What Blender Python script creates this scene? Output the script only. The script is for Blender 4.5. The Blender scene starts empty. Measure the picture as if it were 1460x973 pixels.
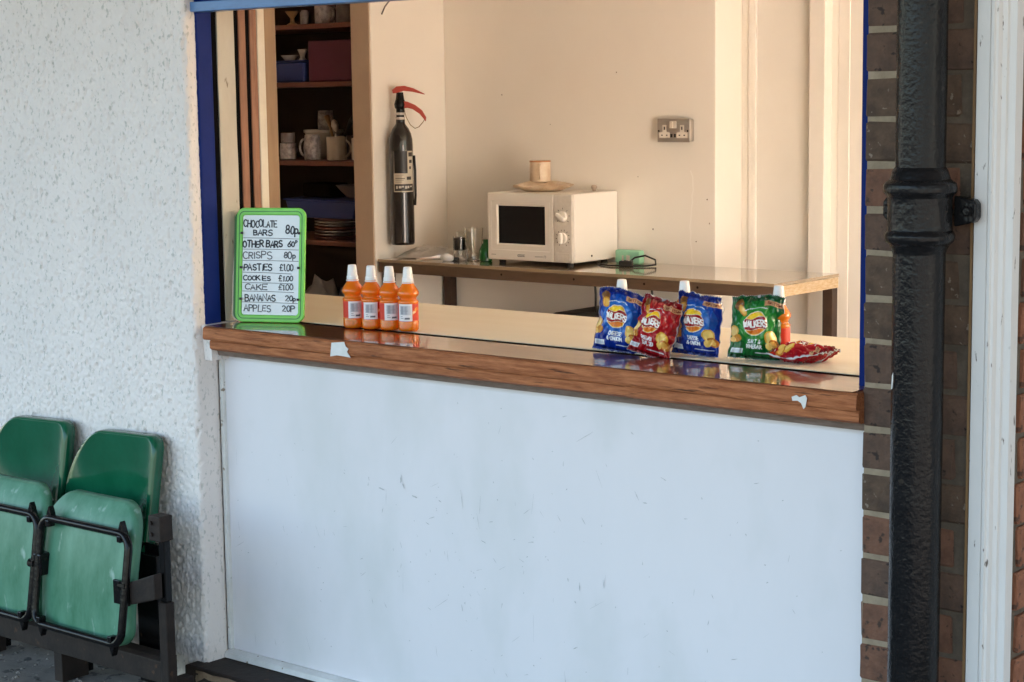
import bpy, bmesh, math, random
import numpy as np
from mathutils import Vector, Matrix, noise
random.seed(7); rng = np.random.default_rng(7)
R = math.radians
S = bpy.context.scene
COL = S.collection

# ---------------------------------------------------------------- camera
cam_d = bpy.data.cameras.new("camera"); cam = bpy.data.objects.new("camera", cam_d); COL.objects.link(cam)
right = Vector((0.76732781, 0.64111201, -0.01354352)); up = Vector((-0.07310642, 0.10844248, 0.99141095)); fwd = Vector((-0.63707416, 0.75974707, -0.13008033))
m = Matrix((right, up, -fwd)).transposed().to_4x4(); m.translation = Vector((1.6143, -2.8889, 1.4102))
cam.matrix_world = m
cam_d.sensor_fit = 'HORIZONTAL'; cam_d.sensor_width = 36; cam_d.lens = 2650 / 1460 * 36
cam_d.clip_start = 0.05; cam_d.clip_end = 3000
S.camera = cam

# ---------------------------------------------------------------- sky, sun, exposure
SUN_TRAVEL = Vector((-0.52, -0.81, -0.29)).normalized()
w = bpy.data.worlds.new("World"); S.world = w; w.use_nodes = True
nt = w.node_tree; bg = nt.nodes["Background"]
sky = nt.nodes.new("ShaderNodeTexSky"); sky.sky_type = 'NISHITA'; sky.sun_disc = False
sky.sun_elevation = math.asin(-SUN_TRAVEL.z); sky.sun_rotation = math.atan2(-SUN_TRAVEL.x, -SUN_TRAVEL.y)
sky.air_density = 1.0; sky.dust_density = 2.5; sky.ozone_density = 1.0
nt.links.new(sky.outputs[0], bg.inputs[0]); bg.inputs[1].default_value = 0.067
sd = bpy.data.lights.new("sun", 'SUN'); sd.energy = 5.0; sd.angle = R(0.5); sd.color = (1.0, 0.95, 0.925)
so = bpy.data.objects.new("sun", sd); COL.objects.link(so); so.rotation_euler = SUN_TRAVEL.to_track_quat('-Z', 'Y').to_euler(); so.location = (6, 6, 8)
S.view_settings.view_transform = 'Standard'; S.view_settings.look = 'None'; S.view_settings.gamma = 1
S.view_settings.exposure = 3.84
S.render.engine = 'CYCLES'
cy = S.cycles; cy.use_denoising = True; cy.max_bounces = 14; cy.diffuse_bounces = 8; cy.glossy_bounces = 5; cy.transmission_bounces = 10
cy.caustics_reflective = False; cy.caustics_refractive = False; cy.sample_clamp_indirect = 8

# ---------------------------------------------------------------- helpers
def lin(c):
    c = np.asarray(c, float) / 255.0
    return np.where(c <= .04045, c / 12.92, ((c + .055) / 1.055) ** 2.4)

class MB:
    def __init__(s): s.v = []; s.f = []
    def add(s, vs, fs):
        o = len(s.v); s.v += [tuple(p) for p in vs]; s.f += [tuple(i + o for i in q) for q in fs]; return s
    def box(s, x0, x1, y0, y1, z0, z1):
        return s.add([(x0,y0,z0),(x1,y0,z0),(x1,y1,z0),(x0,y1,z0),(x0,y0,z1),(x1,y0,z1),(x1,y1,z1),(x0,y1,z1)],
                     [(0,3,2,1),(4,5,6,7),(0,1,5,4),(1,2,6,5),(2,3,7,6),(3,0,4,7)])
    def lathe(s, prof, n=32, c=(0,0,0), cap=True):
        vs = []; fs = []
        for r, z in prof:
            for i in range(n):
                a = 2*math.pi*i/n; vs.append((c[0]+r*math.cos(a), c[1]+r*math.sin(a), c[2]+z))
        for k in range(len(prof)-1):
            for i in range(n):
                j = (i+1) % n; fs.append((k*n+i, k*n+j, (k+1)*n+j, (k+1)*n+i))
        if cap:
            fs.append(tuple(range(n))[::-1]); fs.append(tuple((len(prof)-1)*n+i for i in range(n)))
        return s.add(vs, fs)
    def tube(s, pts, r, n=10, closed=False):
        P = [Vector(p) for p in pts]; N = len(P); vs = []; fs = []
        rr = r if hasattr(r, '__len__') else [r]*N
        prev = None
        for i in range(N):
            if closed: t = P[(i+1) % N] - P[i-1]
            else: t = P[min(i+1, N-1)] - P[max(i-1, 0)]
            t.normalize()
            if prev is None:
                u = t.orthogonal().normalized()
            else:
                u = (prev - t * prev.dot(t)).normalized()
            prev = u; v = t.cross(u)
            for k in range(n):
                a = 2*math.pi*k/n; vs.append(P[i] + (u*math.cos(a) + v*math.sin(a))*rr[i])
        M = N if closed else N-1
        for i in range(M):
            j = (i+1) % N
            for k in range(n):
                l = (k+1) % n; fs.append((i*n+k, i*n+l, j*n+l, j*n+k))
        if not closed:
            fs.append(tuple(range(n))[::-1]); fs.append(tuple((N-1)*n+k for k in range(n)))
        return s.add(vs, fs)
    def prism(s, poly, a, b, axis='z'):
        # poly: list of 2d points, extruded from a to b along axis
        def P(p, h):
            return {'z': (p[0], p[1], h), 'y': (p[0], h, p[1]), 'x': (h, p[0], p[1])}[axis]
        n = len(poly)
        vs = [P(p, a) for p in poly] + [P(p, b) for p in poly]
        fs = [tuple(range(n))[::-1], tuple(range(n, 2*n))] + [(i, (i+1) % n, n+(i+1) % n, n+i) for i in range(n)]
        return s.add(vs, fs)
    def grid(s, nu, nv, fn):
        vs = [fn(i/(nu-1), j/(nv-1)) for j in range(nv) for i in range(nu)]
        fs = [(j*nu+i, j*nu+i+1, (j+1)*nu+i+1, (j+1)*nu+i) for j in range(nv-1) for i in range(nu-1)]
        return s.add(vs, fs)
    def mesh(s, name):
        me = bpy.data.meshes.new(name); me.from_pydata(s.v, [], s.f); me.validate(); me.update()
        bm = bmesh.new(); bm.from_mesh(me); bmesh.ops.recalc_face_normals(bm, faces=bm.faces); bm.to_mesh(me); bm.free()
        return me

def obj(name, mb, mat, parent=None, smooth=False, bevel=0, seg=2, kind=None, loc=None, rot=None, split=35):
    me = mb.mesh(name) if isinstance(mb, MB) else mb
    if mat and not me.materials: me.materials.append(mat)
    if smooth: me.polygons.foreach_set('use_smooth', [True]*len(me.polygons))
    o = bpy.data.objects.new(name, me); COL.objects.link(o)
    if parent: o.parent = parent
    if loc: o.location = loc
    if rot: o.rotation_euler = rot
    if bevel:
        b = o.modifiers.new('bevel', 'BEVEL'); b.width = bevel; b.segments = seg; b.limit_method = 'ANGLE'; b.angle_limit = R(40)
    elif smooth and split:
        e = o.modifiers.new('split', 'EDGE_SPLIT'); e.split_angle = R(split)
    if kind: o['kind'] = kind
    return o
def tag(o, label, cat, group=None):
    o['label'] = label; o['category'] = cat
    if group: o['group'] = group
    return o
def thing(name, label, cat, loc=(0,0,0), rz=0, group=None):
    o = bpy.data.objects.new(name, None); COL.objects.link(o); o.location = loc; o.rotation_euler = (0, 0, rz); o.empty_display_size = .05
    return tag(o, label, cat, group)
def dup(root, loc, rz=None, label=None, parent=None):
    c = root.copy(); COL.objects.link(c); c.parent = parent
    if parent is None:
        c.location = loc
        if rz is not None: c.rotation_euler = (0, 0, rz)
        if label: c['label'] = label
    for ch in list(root.children): dup(ch, None, parent=c)
    return c

# ---------------------------------------------------------------- materials
def mat(name, c1, c2=None, scale=8, rough=.5, metal=0, bump=0, bscale=60, stretch=(1,1,1), coat=0, coat_rough=.1, spec=.5, detail=6,
        c3=None, s3=90, t3=.62, rvar=0, trans=0, sss=0, ior=1.45, translucent=0, bdist=.002, w3=.05):
    m = bpy.data.materials.new(name); m.use_nodes = True; t = m.node_tree; N = t.nodes; L = t.links
    b = N["Principled BSDF"]; b.inputs["Roughness"].default_value = rough; b.inputs["Metallic"].default_value = metal
    b.inputs["Coat Weight"].default_value = coat; b.inputs["Coat Roughness"].default_value = coat_rough; b.inputs["Specular IOR Level"].default_value = spec
    b.inputs["Transmission Weight"].default_value = trans; b.inputs["IOR"].default_value = ior
    if sss: b.inputs["Subsurface Weight"].default_value = sss; b.inputs["Subsurface Radius"].default_value = (.02, .008, .003); b.inputs["Subsurface Scale"].default_value = 1
    tc = N.new("ShaderNodeTexCoord"); mp = N.new("ShaderNodeMapping"); mp.inputs["Scale"].default_value = stretch; L.new(tc.outputs["Object"], mp.inputs[0])
    col = None
    if c2 is not None:
        n = N.new("ShaderNodeTexNoise"); n.inputs["Scale"].default_value = scale; n.inputs["Detail"].default_value = detail; n.inputs["Roughness"].default_value = .65
        L.new(mp.outputs[0], n.inputs["Vector"])
        r = N.new("ShaderNodeValToRGB"); r.color_ramp.elements[0].position = .34; r.color_ramp.elements[1].position = .66
        r.color_ramp.elements[0].color = (*c1, 1); r.color_ramp.elements[1].color = (*c2, 1); L.new(n.outputs[0], r.inputs[0]); col = r.outputs[0]
        if rvar:
            mr = N.new("ShaderNodeMapRange"); mr.inputs[1].default_value = .3; mr.inputs[2].default_value = .7; mr.inputs[3].default_value = rough - rvar; mr.inputs[4].default_value = rough + rvar
            L.new(n.outputs[0], mr.inputs[0]); L.new(mr.outputs[0], b.inputs["Roughness"])
    if c3 is not None:
        n3 = N.new("ShaderNodeTexNoise"); n3.inputs["Scale"].default_value = s3; n3.inputs["Detail"].default_value = 4; L.new(mp.outputs[0], n3.inputs["Vector"])
        r3 = N.new("ShaderNodeValToRGB"); r3.color_ramp.elements[0].position = t3; r3.color_ramp.elements[1].position = min(1, t3 + w3); L.new(n3.outputs[0], r3.inputs[0])
        mx = N.new("ShaderNodeMix"); mx.data_type = 'RGBA'; L.new(r3.outputs[0], mx.inputs[0])
        if col is not None: L.new(col, mx.inputs[6])
        else: mx.inputs[6].default_value = (*c1, 1)
        mx.inputs[7].default_value = (*c3, 1); col = mx.outputs[2]
    if col is not None: L.new(col, b.inputs["Base Color"])
    else: b.inputs["Base Color"].default_value = (*c1, 1)
    if bump:
        nb = N.new("ShaderNodeTexNoise"); nb.inputs["Scale"].default_value = bscale; nb.inputs["Detail"].default_value = 5; L.new(mp.outputs[0], nb.inputs["Vector"])
        bp = N.new("ShaderNodeBump"); bp.inputs["Strength"].default_value = bump; bp.inputs["Distance"].default_value = bdist
        L.new(nb.outputs[0], bp.inputs["Height"]); L.new(bp.outputs[0], b.inputs["Normal"])
    if translucent:
        tr = N.new("ShaderNodeBsdfTranslucent"); tr.inputs[0].default_value = (*c1, 1)
        ms = N.new("ShaderNodeMixShader"); ms.inputs[0].default_value = translucent
        L.new(b.outputs[0], ms.inputs[1]); L.new(tr.outputs[0], ms.inputs[2]); L.new(ms.outputs[0], N["Material Output"].inputs[0])
    return m
def vmat(name, rough=.35, coat=0, metal=0, bump=0, bscale=80, sss=0):
    m = mat(name, (.5,.5,.5), rough=rough, coat=coat, metal=metal, bump=bump, bscale=bscale, sss=sss)
    N = m.node_tree.nodes; a = N.new("ShaderNodeVertexColor"); a.layer_name = "Col"; m.node_tree.links.new(a.outputs[0], N["Principled BSDF"].inputs["Base Color"])
    return m
M = {}
M['wall_in'] = mat('cream_wall_paint', (.85,.805,.735), (.83,.78,.71), scale=2.2, rough=.55, bump=.12, bscale=40)
M['pier_face'] = mat('brown_beige_paint', (.50,.37,.27), (.45,.33,.24), scale=6, rough=.5)
M['ceil'] = mat('ceiling_paint', (.86,.83,.77), rough=.7)
M['trim_in'] = mat('cream_gloss_paint', (.76,.725,.665), (.74,.705,.645), scale=5, rough=.35, bump=.06, bscale=25)
M['floor_in'] = mat('brown_lino', (.32,.22,.14), (.27,.18,.115), scale=5, rough=.5)
M['roof'] = mat('weathered_canopy_boards', (.34,.31,.29), (.28,.255,.235), scale=3, rough=.8)
M['ground'] = mat('worn_concrete', (.15,.135,.12), (.24,.215,.19), scale=9, rough=.9, bump=.7, bscale=50, c3=(.07,.065,.06), s3=22, t3=.58)
M['render'] = mat('white_roughcast', (.84,.775,.745), (.79,.735,.71), scale=3.5, rough=.85, bump=.5, bscale=230, bdist=.003, stretch=(1,1,.62), c3=(.56,.535,.505), s3=115, t3=.585, w3=.10)
M['white_panel'] = mat('white_panel_paint', (.77,.745,.775), (.742,.722,.75), scale=4.0, rough=.36, bump=.06, bscale=14, c3=(.63,.635,.635), s3=6, t3=.50, w3=.42, stretch=(1,1,.55))
M['white_worn'] = mat('white_worn_paint', (.72,.72,.71), (.60,.60,.58), scale=18, rough=.5, bump=.4, bscale=70, c3=(.25,.20,.15), s3=55, t3=.66)
M['wood'] = mat('hardwood_sill', (.25,.080,.032), (.47,.18,.078), scale=15, stretch=(1,10,10), rough=.6, spec=.16, bump=.8, bscale=26, bdist=.003, c3=(.055,.022,.012), s3=11, t3=.62, w3=.1)
M['wood_top'] = mat('varnished_sill_top', (.13,.042,.018), (.20,.075,.032), scale=8, stretch=(1,9,9), rough=.28, coat=1, coat_rough=.045, bump=.04, bscale=5)
M['wood_dark'] = mat('dark_wood_edge', (.018,.011,.008), rough=1, spec=0)
M['trim_dark'] = mat('grey_brown_trim', (.14,.095,.07), (.22,.16,.13), scale=30, stretch=(1,6,6), rough=.6)
M['laminate'] = mat('cream_laminate', (.80,.72,.56), (.76,.67,.50), scale=3, stretch=(.35,4,4), rough=.33, bump=.02, bscale=18)
M['blue'] = mat('blue_gloss_paint', (.003,.018,.15), (.002,.014,.12), scale=12, rough=.45, spec=.1, bump=.2, bscale=40)
M['blue_rail'] = mat('light_blue_paint', (.085,.21,.46), (.07,.17,.38), scale=14, stretch=(1,4,4), rough=.35, bump=.2, bscale=50)
M['black'] = mat('black_gap_shade', (.008,.007,.007), rough=1, spec=0)
M['cream_board'] = mat('old_cream_board', (.52,.465,.38), (.45,.395,.315), scale=12, rough=.5, bump=.5, bscale=60, c3=(.14,.085,.05), s3=38, t3=.66, stretch=(1,1,.35))
M['cream_edge'] = mat('cream_edge_paint', (.66,.58,.46), (.58,.50,.39), scale=14, rough=.5, bump=.3)
M['brownwood'] = mat('red_brown_wood', (.19,.068,.030), (.30,.12,.055), scale=14, stretch=(4,4,.5), rough=.5, bump=.4, bscale=50)
M['tanwood'] = mat('tan_wood', (.20,.105,.042), (.26,.145,.06), scale=10, stretch=(4,4,.5), rough=.45)
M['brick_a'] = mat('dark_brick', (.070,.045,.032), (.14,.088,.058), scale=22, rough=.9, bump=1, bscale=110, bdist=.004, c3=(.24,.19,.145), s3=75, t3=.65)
M['brick_b'] = mat('purple_brown_brick', (.080,.050,.038), (.15,.088,.060), scale=20, rough=.9, bump=1, bscale=100, bdist=.004, c3=(.035,.024,.02), s3=45, t3=.61)
M['brick_c'] = mat('red_brick', (.20,.078,.043), (.33,.14,.078), scale=20, rough=.9, bump=1, bscale=100, bdist=.004, c3=(.09,.045,.03), s3=55, t3=.60)
M['brick_d'] = mat('rust_brick', (.12,.060,.040), (.22,.105,.065), scale=20, rough=.9, bump=1, bscale=100, bdist=.004, c3=(.06,.036,.027), s3=55, t3=.60)
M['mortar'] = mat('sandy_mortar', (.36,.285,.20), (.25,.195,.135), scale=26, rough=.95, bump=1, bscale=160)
M['mortar_shade'] = mat('shade_toned_mortar', (.15,.115,.085), (.09,.07,.052), scale=26, rough=.95, bump=1, bscale=160)  # darker mortar colour paints in the shade behind the downpipe
M['iron'] = mat('black_gloss_paint_on_iron', (.007,.007,.008), (.010,.010,.011), scale=30, rough=.12, spec=.2, bump=.85, bscale=130, c3=(.03,.026,.022), s3=60, t3=.68, bdist=.0016)
M['post'] = mat('chipped_white_gloss', (.67,.66,.65), (.63,.62,.61), scale=20, stretch=(1,1,.3), rough=.4, bump=.5, bscale=60, c3=(.10,.075,.06), s3=95, t3=.675)
M['green'] = mat('green_seat_plastic', (.004,.080,.036), (.008,.11,.055), scale=7, rough=.10, bump=.05, bscale=30, rvar=.05)
M['green_pale'] = mat('faded_green_plastic', (.030,.155,.080), (.11,.28,.185), scale=13, rough=.42, bump=.2, bscale=40, stretch=(1,1,.4), c3=(.26,.40,.33), s3=30, t3=.635, w3=.08)
M['steel_black'] = mat('black_painted_steel', (.005,.005,.006), (.008,.007,.007), scale=30, rough=.2, spec=.25, bump=.3, bscale=90, c3=(.06,.035,.022), s3=35, t3=.68)
M['steel_rust'] = mat('rusty_dark_steel', (.016,.012,.011), (.032,.022,.018), scale=16, rough=.6, spec=.25, bump=.6, bscale=70, c3=(.07,.036,.022), s3=30, t3=.66)
M['white_plastic'] = mat('white_plastic', (.80,.80,.80), rough=.35)
M['mw'] = mat('microwave_enamel', (.84,.80,.735), rough=.38)
M['mw_front'] = mat('microwave_fascia', (.76,.71,.64), rough=.42)
M['mw_panel'] = mat('microwave_control_panel', (.62,.57,.50), (.69,.64,.57), scale=60, rough=.45)
M['mw_glass'] = mat('microwave_window', (.006,.006,.007), rough=.12)
M['ink'] = mat('dark_print', (.03,.025,.025), rough=.6)
M['ink_blue'] = mat('marker_ink_blue_black', (.018,.022,.035), rough=.5)
M['ink_grey'] = mat('marker_ink_thin', (.07,.075,.09), rough=.5)
M['lime'] = mat('lime_plastic', (.16,.56,.06), (.20,.62,.09), scale=12, rough=.35, bump=.05)
M['lime_dark'] = mat('dark_lime_groove', (.03,.16,.03), rough=.4)
M['white_board'] = mat('white_board_sheet', (.76,.80,.84), (.70,.75,.80), scale=5, rough=.25)
M['table_top'] = mat('varnished_table_top', (.36,.27,.17), (.30,.22,.14), scale=6, stretch=(1,6,6), rough=.2, coat=1, coat_rough=.07)
M['table_edge'] = mat('brown_table_rail', (.13,.080,.05), (.10,.062,.038), scale=10, stretch=(1,5,5), rough=.5, bump=.2)
M['table_rail'] = mat('stained_pale_rail', (.62,.50,.34), (.45,.30,.15), scale=34, stretch=(4,1,4), rough=.5)
M['table_leg'] = mat('dark_table_leg', (.035,.02,.014), (.06,.032,.02), scale=15, rough=.5)
M['shelf'] = mat('dark_red_shelf', (.11,.034,.02), (.15,.05,.03), scale=10, stretch=(1,5,5), rough=.5)
M['shelf_back'] = mat('brown_cupboard_back', (.028,.016,.010), (.04,.022,.013), scale=3, rough=.7)
M['ext_black'] = mat('black_cylinder_enamel', (.012,.010,.010), rough=.22, coat=.5)
M['ext_red'] = mat('red_handle', (.42,.05,.03), rough=.4)
M['brass'] = mat('dull_brass', (.25,.18,.08), rough=.35, metal=1)
M['chrome'] = mat('brushed_steel', (.62,.58,.53), rough=.38, metal=1)
M['socket_face'] = mat('steel_socket_plate', (.45,.41,.37), (.40,.36,.32), scale=20, stretch=(1,1,8), rough=.4, metal=.6)
M['socket_white'] = mat('cream_socket_insert', (.72,.66,.58), rough=.4)
M['glass'] = mat('clear_glass', (.92,.93,.92), rough=.03, trans=1, ior=1.45)
M['green_glass'] = mat('green_glass', (.02,.20,.04), rough=.1, trans=.5)
M['mint'] = mat('mint_plastic', (.28,.60,.42), rough=.5)
M['film'] = mat('crumpled_plastic_film', (.88,.85,.80), rough=.18, trans=.15, translucent=.35)
M['cord'] = mat('black_rubber_cord', (.012,.012,.012), rough=.5)
M['juice'] = mat('orange_drink_in_bottle', (.92,.28,.012), (.88,.23,.010), scale=20, rough=.16, coat=1, coat_rough=.05, sss=.25, translucent=.36)
M['cap'] = mat('white_sports_cap', (.82,.80,.79), rough=.35, sss=.1)
M['label'] = vmat('bottle_label_print', rough=.4)
M['crisp'] = vmat('printed_crisp_foil', rough=.17, coat=0, bump=.3, bscale=60)
M['ext_label'] = vmat('extinguisher_label_print', rough=.4)
M['foil'] = mat('silver_foil', (.6,.6,.6), rough=.3, metal=.9)
M['china'] = mat('cream_china', (.42,.35,.28), (.36,.29,.23), scale=20, rough=.3)
M['china_w'] = mat('white_china', (.50,.45,.40), rough=.25)
M['china_p'] = mat('patterned_china', (.45,.40,.37), (.13,.10,.11), scale=38, rough=.3)
M['china_d'] = mat('mottled_grey_china', (.20,.17,.16), (.10,.08,.08), scale=30, rough=.4)
M['box_blue'] = mat('dark_blue_plastic', (.012,.025,.13), rough=.4)
M['box_maroon'] = mat('maroon_card', (.085,.012,.030), rough=.6)
M['box_grey'] = mat('grey_plastic', (.20,.18,.17), rough=.5)
M['terracotta'] = mat('pink_terracotta', (.30,.13,.09), rough=.6)
M['pottery'] = mat('cream_pottery', (.74,.62,.47), (.58,.42,.28), scale=18, rough=.4)
M['rim'] = mat('orange_rim', (.42,.17,.06), rough=.4)
M['paper'] = mat('torn_white_paper', (.74,.74,.73), (.66,.66,.64), scale=40, rough=.8)
M['scuff'] = mat('grey_scuff', (.55,.55,.56), (.34,.34,.35), scale=45, rough=.7)
M['plaster_crack'] = mat('pale_filler', (.90,.86,.80), rough=.8)
M['whitewash'] = mat('flaking_whitewash', (.50,.53,.55), (.25,.26,.27), scale=40, rough=.9)

# ---------------------------------------------------------------- stroke lettering (hand-written capitals on a 4 x 6 grid)
def arc(cx, cy_, rx, ry, a0, a1, n=9):
    return [(cx+rx*math.cos(R(a0+(a1-a0)*i/n)), cy_+ry*math.sin(R(a0+(a1-a0)*i/n))) for i in range(n+1)]
G = {
 'A': [[(0,0),(2,6),(4,0)], [(.7,2.1),(3.3,2.1)]], 'B': [[(0,0),(0,6)], [(0,6)]+arc(1.6,4.6,1.8,1.4,90,-90)+[(0,3.2)], [(0,3.2)]+arc(1.8,1.6,2,1.6,90,-90)+[(0,0)]],
 'C': [arc(2.2,3,2.2,3,50,310)], 'E': [[(3.6,6),(0,6),(0,0),(3.7,0)], [(0,3.1),(3,3.1)]], 'H': [[(0,0),(0,6)], [(4,0),(4,6)], [(0,3),(4,3)]],
 'I': [[(1,0),(1,6)]], 'K': [[(0,0),(0,6)], [(3.6,6),(0,2.6)], [(1.2,3.6),(3.8,0)]], 'L': [[(0,6),(0,0),(3.4,0)]],
 'N': [[(0,0),(0,6),(4,0),(4,6)]], 'O': [arc(2.1,3,2.1,3,90,450,14)], 'P': [[(0,0),(0,6)], [(0,6)]+arc(1.8,4.5,1.9,1.5,90,-90)+[(0,3)]],
 'R': [[(0,0),(0,6)], [(0,6)]+arc(1.8,4.5,1.9,1.5,90,-90)+[(0,3)], [(1.4,3),(3.8,0)]], 'S': [arc(2,4.5,1.8,1.5,40,230)+arc(2,1.5,1.9,1.5,70,-150)],
 'T': [[(0,6),(4,6)], [(2,6),(2,0)]], 'W': [[(0,6),(1,0),(2.2,4.5),(3.4,0),(4.6,6)]], 'D': [[(0,0),(0,6)], [(0,6)]+arc(1.2,3,2.6,3,90,-90)+[(0,0)]],
 'V': [[(0,6),(2,0),(4,6)]], 'G': [arc(2.2,3,2.2,3,50,330)+[(4.2,2.6),(2.6,2.6)]], 'Y': [[(0,6),(2,3),(4,6)], [(2,3),(2,0)]], '&': [[(4,0),(1,4.6),(1.8,6),(2.6,4.8),(.4,2),(1,.2),(2.4,.2),(4,2.4)]],
 'p': [[(0,-1.8),(0,3.4)], [(0,3)]+arc(1.2,1.8,1.4,1.5,90,-90)+[(0,.4)]], '0': [arc(1.7,3,1.7,3,90,450,14)], '1': [[(.2,4.8),(1.2,6),(1.0,0)]], '2': [arc(1.7,4.4,1.6,1.6,160,-30)+[(0,0),(3.6,0)]],
 '6': [[(2.8,6),(.6,3)]+arc(1.7,1.6,1.6,1.6,150,-210)], '8': [arc(1.7,4.5,1.4,1.5,-90,270,12), arc(1.7,1.5,1.7,1.5,90,450,12)], '£': [[(3.4,5)]+arc(2.2,4.6,1.1,1.4,30,180)+[(1.3,1.4),(.2,0),(3.6,0)], [(0,2.8),(2.6,2.8)]], '.': [[(.3,0),(.5,.2)]],
}
def text_strokes(txt, size, jitter=0, gap=1.1, seed=1):
    """strokes (lists of 2d points, metres), baseline at y=0, starting at x=0; returns strokes and width"""
    r = random.Random(seed); k = size/6; x = 0; out = []
    for ch in txt:
        if ch == ' ': x += 2.6; continue
        dx, dy, sc, sk = r.uniform(-.25,.25)*jitter, r.uniform(-.5,.5)*jitter, 1+r.uniform(-.1,.1)*jitter, r.uniform(-.06,.1)*jitter
        w = 0
        for st in G[ch]:
            q = [((px*sc + py*sk + dx + x)*k, (py*sc + dy)*k) for px, py in st]; out.append(q); w = max(w, max(p[0] for p in st))
        x += w*sc + gap
    return out, (x-gap)*k
def ribbons(mb, strokes, width, y, ox=0, oz=0):
    """flat ribbons in the xz plane at depth y (facing -y)"""
    for st in strokes:
        P = [Vector((p[0]+ox, p[1]+oz)) for p in st]; L_ = []; R_ = []
        for i, p in enumerate(P):
            t = (P[min(i+1, len(P)-1)] - P[max(i-1, 0)])
            if t.length < 1e-9: t = Vector((1, 0))
            t.normalize(); n = Vector((-t.y, t.x))*width/2
            e = t*width*.35*(-1 if i == 0 else (1 if i == len(P)-1 else 0))
            L_.append(p+n+e); R_.append(p-n+e)
        vs = [(a.x, y, a.y) for a in L_] + [(a.x, y, a.y) for a in R_]; n_ = len(P)
        mb.add(vs, [(n_+i, n_+i+1, i+1, i) for i in range(n_-1)])
class Paint:
    """flat print, evaluated per vertex of a fine mesh: P is an (N,2) array of print coordinates"""
    def __init__(s, P, base): s.P = P; s.c = np.tile(lin(base), (len(P), 1))
    def put(s, mask, col, a=1.0):
        s.c[mask] = s.c[mask]*(1-a) + lin(col)*a
    def ell(s, cx, cy_, rx, ry, col, rot=0, a=1.0, inner=0):
        d = s.P - (cx, cy_); c, q = math.cos(R(rot)), math.sin(R(rot)); u = (d[:,0]*c + d[:,1]*q)/rx; v = (-d[:,0]*q + d[:,1]*c)/ry
        r = np.hypot(u, v); s.put((r < 1) & (r >= inner), col, a)
    def rect(s, x0, x1, y0, y1, col, a=1.0, skew=0):
        x = s.P[:,0]; y = s.P[:,1] - skew*x; s.put((x > x0) & (x < x1) & (y > y0) & (y < y1), col, a)
    def strokes(s, sts, wd, col, ox=0, oy=0, slope=0):
        for st in sts:
            for (ax, ay), (bx, by) in zip(st, st[1:]):
                A = np.array([ax+ox, ay+oy+slope*ax]); B = np.array([bx+ox, by+oy+slope*bx]); d = B-A; l2 = max(d@d, 1e-12)
                near = np.abs(s.P - (A+B)/2).max(1) < (math.sqrt(l2)/2 + wd)
                if not near.any(): continue
                Q = s.P[near]; t = np.clip(((Q-A)@d)/l2, 0, 1); dist = np.hypot(*(Q - A - t[:,None]*d).T)
                idx = np.where(near)[0][dist < wd/2]; s.c[idx] = lin(col)
def set_col(me, c):
    a = me.color_attributes.new("Col", 'FLOAT_COLOR', 'POINT'); a.data.foreach_set('color', np.c_[c, np.ones(len(c))].astype(np.float32).ravel())

# ================================================================= SETTING
def struct(name, mb, m_, **k): return obj(name, mb, m_, kind='structure', **k)
WX, YB, YF, XE = -3.613, 2.93, 3.106, -2.264       # side wall, back wall, far wall behind the opening, end of the back wall
CZ = 2.42
g = MB(); g.add([(-900,-900,0),(900,-900,0),(900,900,0),(-900,900,0)], [(0,1,2,3)])
struct('ground', g, M['ground'])
struct('floor', MB().box(-5.2, 1.9, .26, 3.3, .004, .05), M['floor_in'])
struct('ceiling', MB().box(-5.2, 1.9, .262, 3.3, CZ, CZ+.06), M['ceil'])
struct('roof', MB().box(-9.0, 6.0, -3.6, 3.6, 2.66, 2.80), M['roof'])
struct('wall_back', MB().box(WX, XE, YB, YB+.5, .05, CZ), M['wall_in'], bevel=.004)
struct('wall_far', MB().box(XE+.001, 1.9, YF, YF+.3, .05, CZ), M['trim_in'])
fw = MB(); fw.box(-2.227, -2.195, YF-.012, YF+.01, .05, CZ)
struct('wall_trim', fw, M['trim_in'], bevel=.004)
fp = MB(); fp.box(-1.941, -1.876, YF-.05, YF+.01, .05, CZ)
struct('wall_stud', fp, M['trim_in'], bevel=.003)
struct('wall_stud', MB().box(-1.846, -1.80, YF-.004, YF+.01, .05, CZ), M['trim_in'], bevel=.002)
struct('wall_side', MB().box(-3.717, WX-.0005, 2.497, YB+.49, .05, CZ), M['wall_in'], bevel=.004)
struct('wall_trim', MB().box(-3.7175, WX-.004, 2.489, 2.4965, .05, CZ), M['pier_face'], bevel=.002)
struct('wall_left', MB().box(-5.3, -5.2, .2, 3.3, .0, CZ), M['wall_in'])
struct('wall_cupboard', MB().box(-5.2, -3.7175, 3.0, 3.3, .0, CZ), M['shelf_back'])
# right wall of the kitchen with an unseen open doorway, made wide to let sunlight in, and the inner lining of the front wall
wr = MB(); wr.box(1.9, 2.1, .12, .36, 0, CZ); wr.box(1.9, 2.1, 2.95, 3.4, 0, CZ); wr.box(1.9, 2.1, .36, 2.95, 2.34, CZ)
struct('wall_right', wr, M['wall_in'])
struct('wall_lining', MB().box(.06, 1.9, .2635, .32, .05, CZ), M['wall_in'])
struct('wall_lining', MB().box(-5.2, -1.92, .262, .32, .05, CZ), M['wall_in'])
struct('wall_lining', MB().box(-1.80, .06, .20, .32, 1.70, CZ), M['wall_in'])
# front wall parts out of the picture
struct('wall_front', MB().box(-6.2, -3.2, -.018, .26, 0, 2.66), M['render'])
struct('wall_front', MB().box(.2725, 3.0, .24, .262, 0, 2.66), M['render'])
struct('wall_lintel', MB().box(-1.80, -.001, .03, .20, 1.70, 2.66), M['render'])
struct('wall_end', MB().box(-6.2, -5.35, .28, 3.5, 0, 2.66), M['render'])

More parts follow.
